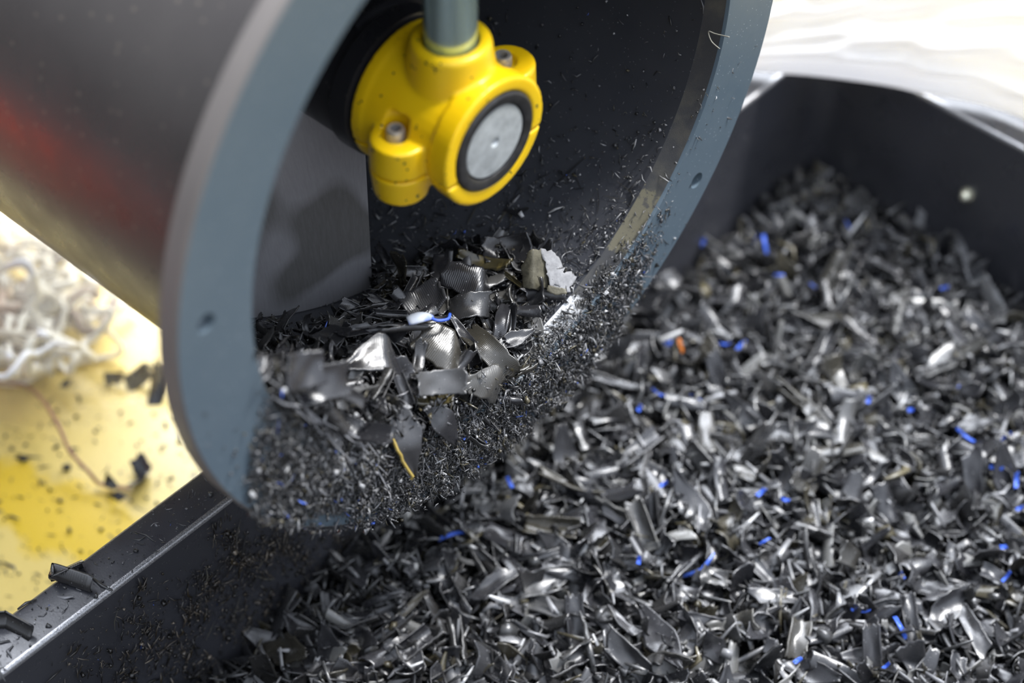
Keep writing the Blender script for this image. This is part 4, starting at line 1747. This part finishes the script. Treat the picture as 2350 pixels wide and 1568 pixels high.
# the bag: a low dome of clear film
V, F = [], []
cb = on_plane(40, 680, 2, FLOOR_Z)
nu_, nv_ = 48, 18
for j in range(nv_ + 1):
    for i in range(nu_):
        a = 2 * math.pi * i / nu_
        t = j / nv_
        wob = 1 + .10 * math.sin(3 * a + 1) + .06 * math.sin(7 * a) + .03 * math.sin(13 * a + 2)
        rr = .62 * wob * math.sin(t * math.pi / 2) ** .8
        z = .34 * math.cos(t * math.pi / 2) ** .7 + .012 * math.sin(9 * a + 5 * t) * math.sin(t * 3.1) + .012 * math.sin(17 * a - 4 * t) * t * (1 - t)
        V.append((cb[0] + rr * math.cos(a), cb[1] + rr * math.sin(a), FLOOR_Z + .006 + max(z, 0)))
for j in range(nv_):
    for i in range(nu_):
        i2 = (i + 1) % nu_
        F.append((j * nu_ + i, (j + 1) * nu_ + i, (j + 1) * nu_ + i2, j * nu_ + i2))
bag = build('plastic_bag', V, F, M_FILM, None, origin=(cb[0], cb[1], FLOOR_Z))
tag(bag, 'clear plastic bag over the white tangle on the yellow floor', 'bag')

# ------------------------------------------------------------------ white cloth over the far corner of the bin
edge_px = [(1560, 140, 1.62), (1660, 158, 1.72), (1735, 168, 1.80), (1850, 178, 1.84), (1946, 190, 1.87), (2040, 205, 1.92), (2116, 222, 2.0), (2222, 240, 2.085), (2290, 258, 2.115), (2350, 280, 2.13), (2480, 330, 2.16), (2700, 420, 2.2)]
edge = [on_plane(u, v, 2, RIM_Z + .025) for u, v, y in edge_px]
ne, nt = 200, 270
edge_s = spline(edge, ne)
V, F = [], []
pv = np.array(edge[1]) + np.array([-.75, 0, -.05])   # where the folds gather
for side in (0, 1):
    for i in range(ne):
        e = edge_s[i]
        s_ = i / (ne - 1)
        for j in range(nt + 1):
            t = j / nt
            up = 1.5 * t
            dx, dz = e[0] - pv[0], (e[2] - pv[2]) + up
            phi = math.atan2(dz, dx)
            rad = math.hypot(dx, dz)
            wig = .014 * math.sin(rad * 2.3 + 1) + .006 * math.sin(rad * 5.3 + 14 * phi)
            f = math.sin((phi + wig) * 44) * .7 + math.sin((phi - wig * 2) * 83 + 1.3 + rad) * .55 + math.sin((phi + wig * 3) * 139 + 2 - rad) * .34
            amp = .022 * min(1, .25 + t * 5) * (1.2 - .5 * min(1, max(0, rad - .8) / 1.6))
            bulge = -.05 * math.sin(min(t * 3.2, 1.0) * math.pi / 2) + 1.1 * max(0, t - .08)
            hem = .02 * math.exp(-t * 60)
            q = np.array([e[0], e[1] + bulge - amp * f + (.02 if side else 0) + hem, e[2] + up])
            V.append(q)
N = ne * (nt + 1)
for i in range(ne - 1):
    for j in range(nt):
        a = i * (nt + 1) + j
        F.append((a, a + nt + 1, a + nt + 2, a + 1))
        F.append((N + a, N + a + 1, N + a + nt + 2, N + a + nt + 1))
for i in range(ne - 1):
    for j in (0, nt):
        a, b = i * (nt + 1) + j, (i + 1) * (nt + 1) + j
        F.append((a, b, N + b, N + a))
for i in (0, ne - 1):
    for j in range(nt):
        a = i * (nt + 1) + j
        F.append((a, a + 1, N + a + 1, N + a))
cl = build('cloth', V, F, M_CLOTH, None, origin=tuple(edge[4]))
recalc(cl)
tag(cl, 'white wrinkled cloth hanging over the far corner of the black bin', 'cloth')

# ------------------------------------------------------------------ red crate beside the tube, seen as a reflection in its side
CR = (-3.0, -2.45, FLOOR_Z)
rb = empty('crate', CR, 'orange red plastic crate on the floor, mirrored in the side of the grey tube', 'crate')
for nm, c, d in (('crate_side', (0, .42, .33), (1.5, .04, .66)), ('crate_side', (0, -.42, .33), (1.5, .04, .66)), ('crate_end', (.73, 0, .33), (.04, .8, .66)), ('crate_end', (-.73, 0, .33), (.04, .8, .66)),
                 ('crate_base', (0, 0, .02), (1.42, .8, .04))):
    bm = bmesh.new()
    box_bm(bm, tuple(np.array(CR) + np.array(c)), d)
    bmesh.ops.bevel(bm, geom=bm.edges[:], offset=.012, segments=2, affect='EDGES')
    V = [tuple(v.co) for v in bm.verts]
    F = [[v.index for v in f.verts] for f in bm.faces]
    bm.verts.index_update()
    F = [[v.index for v in f.verts] for f in bm.faces]
    bm.free()
    build(nm, V, F, M_RED, rb, smooth=False)
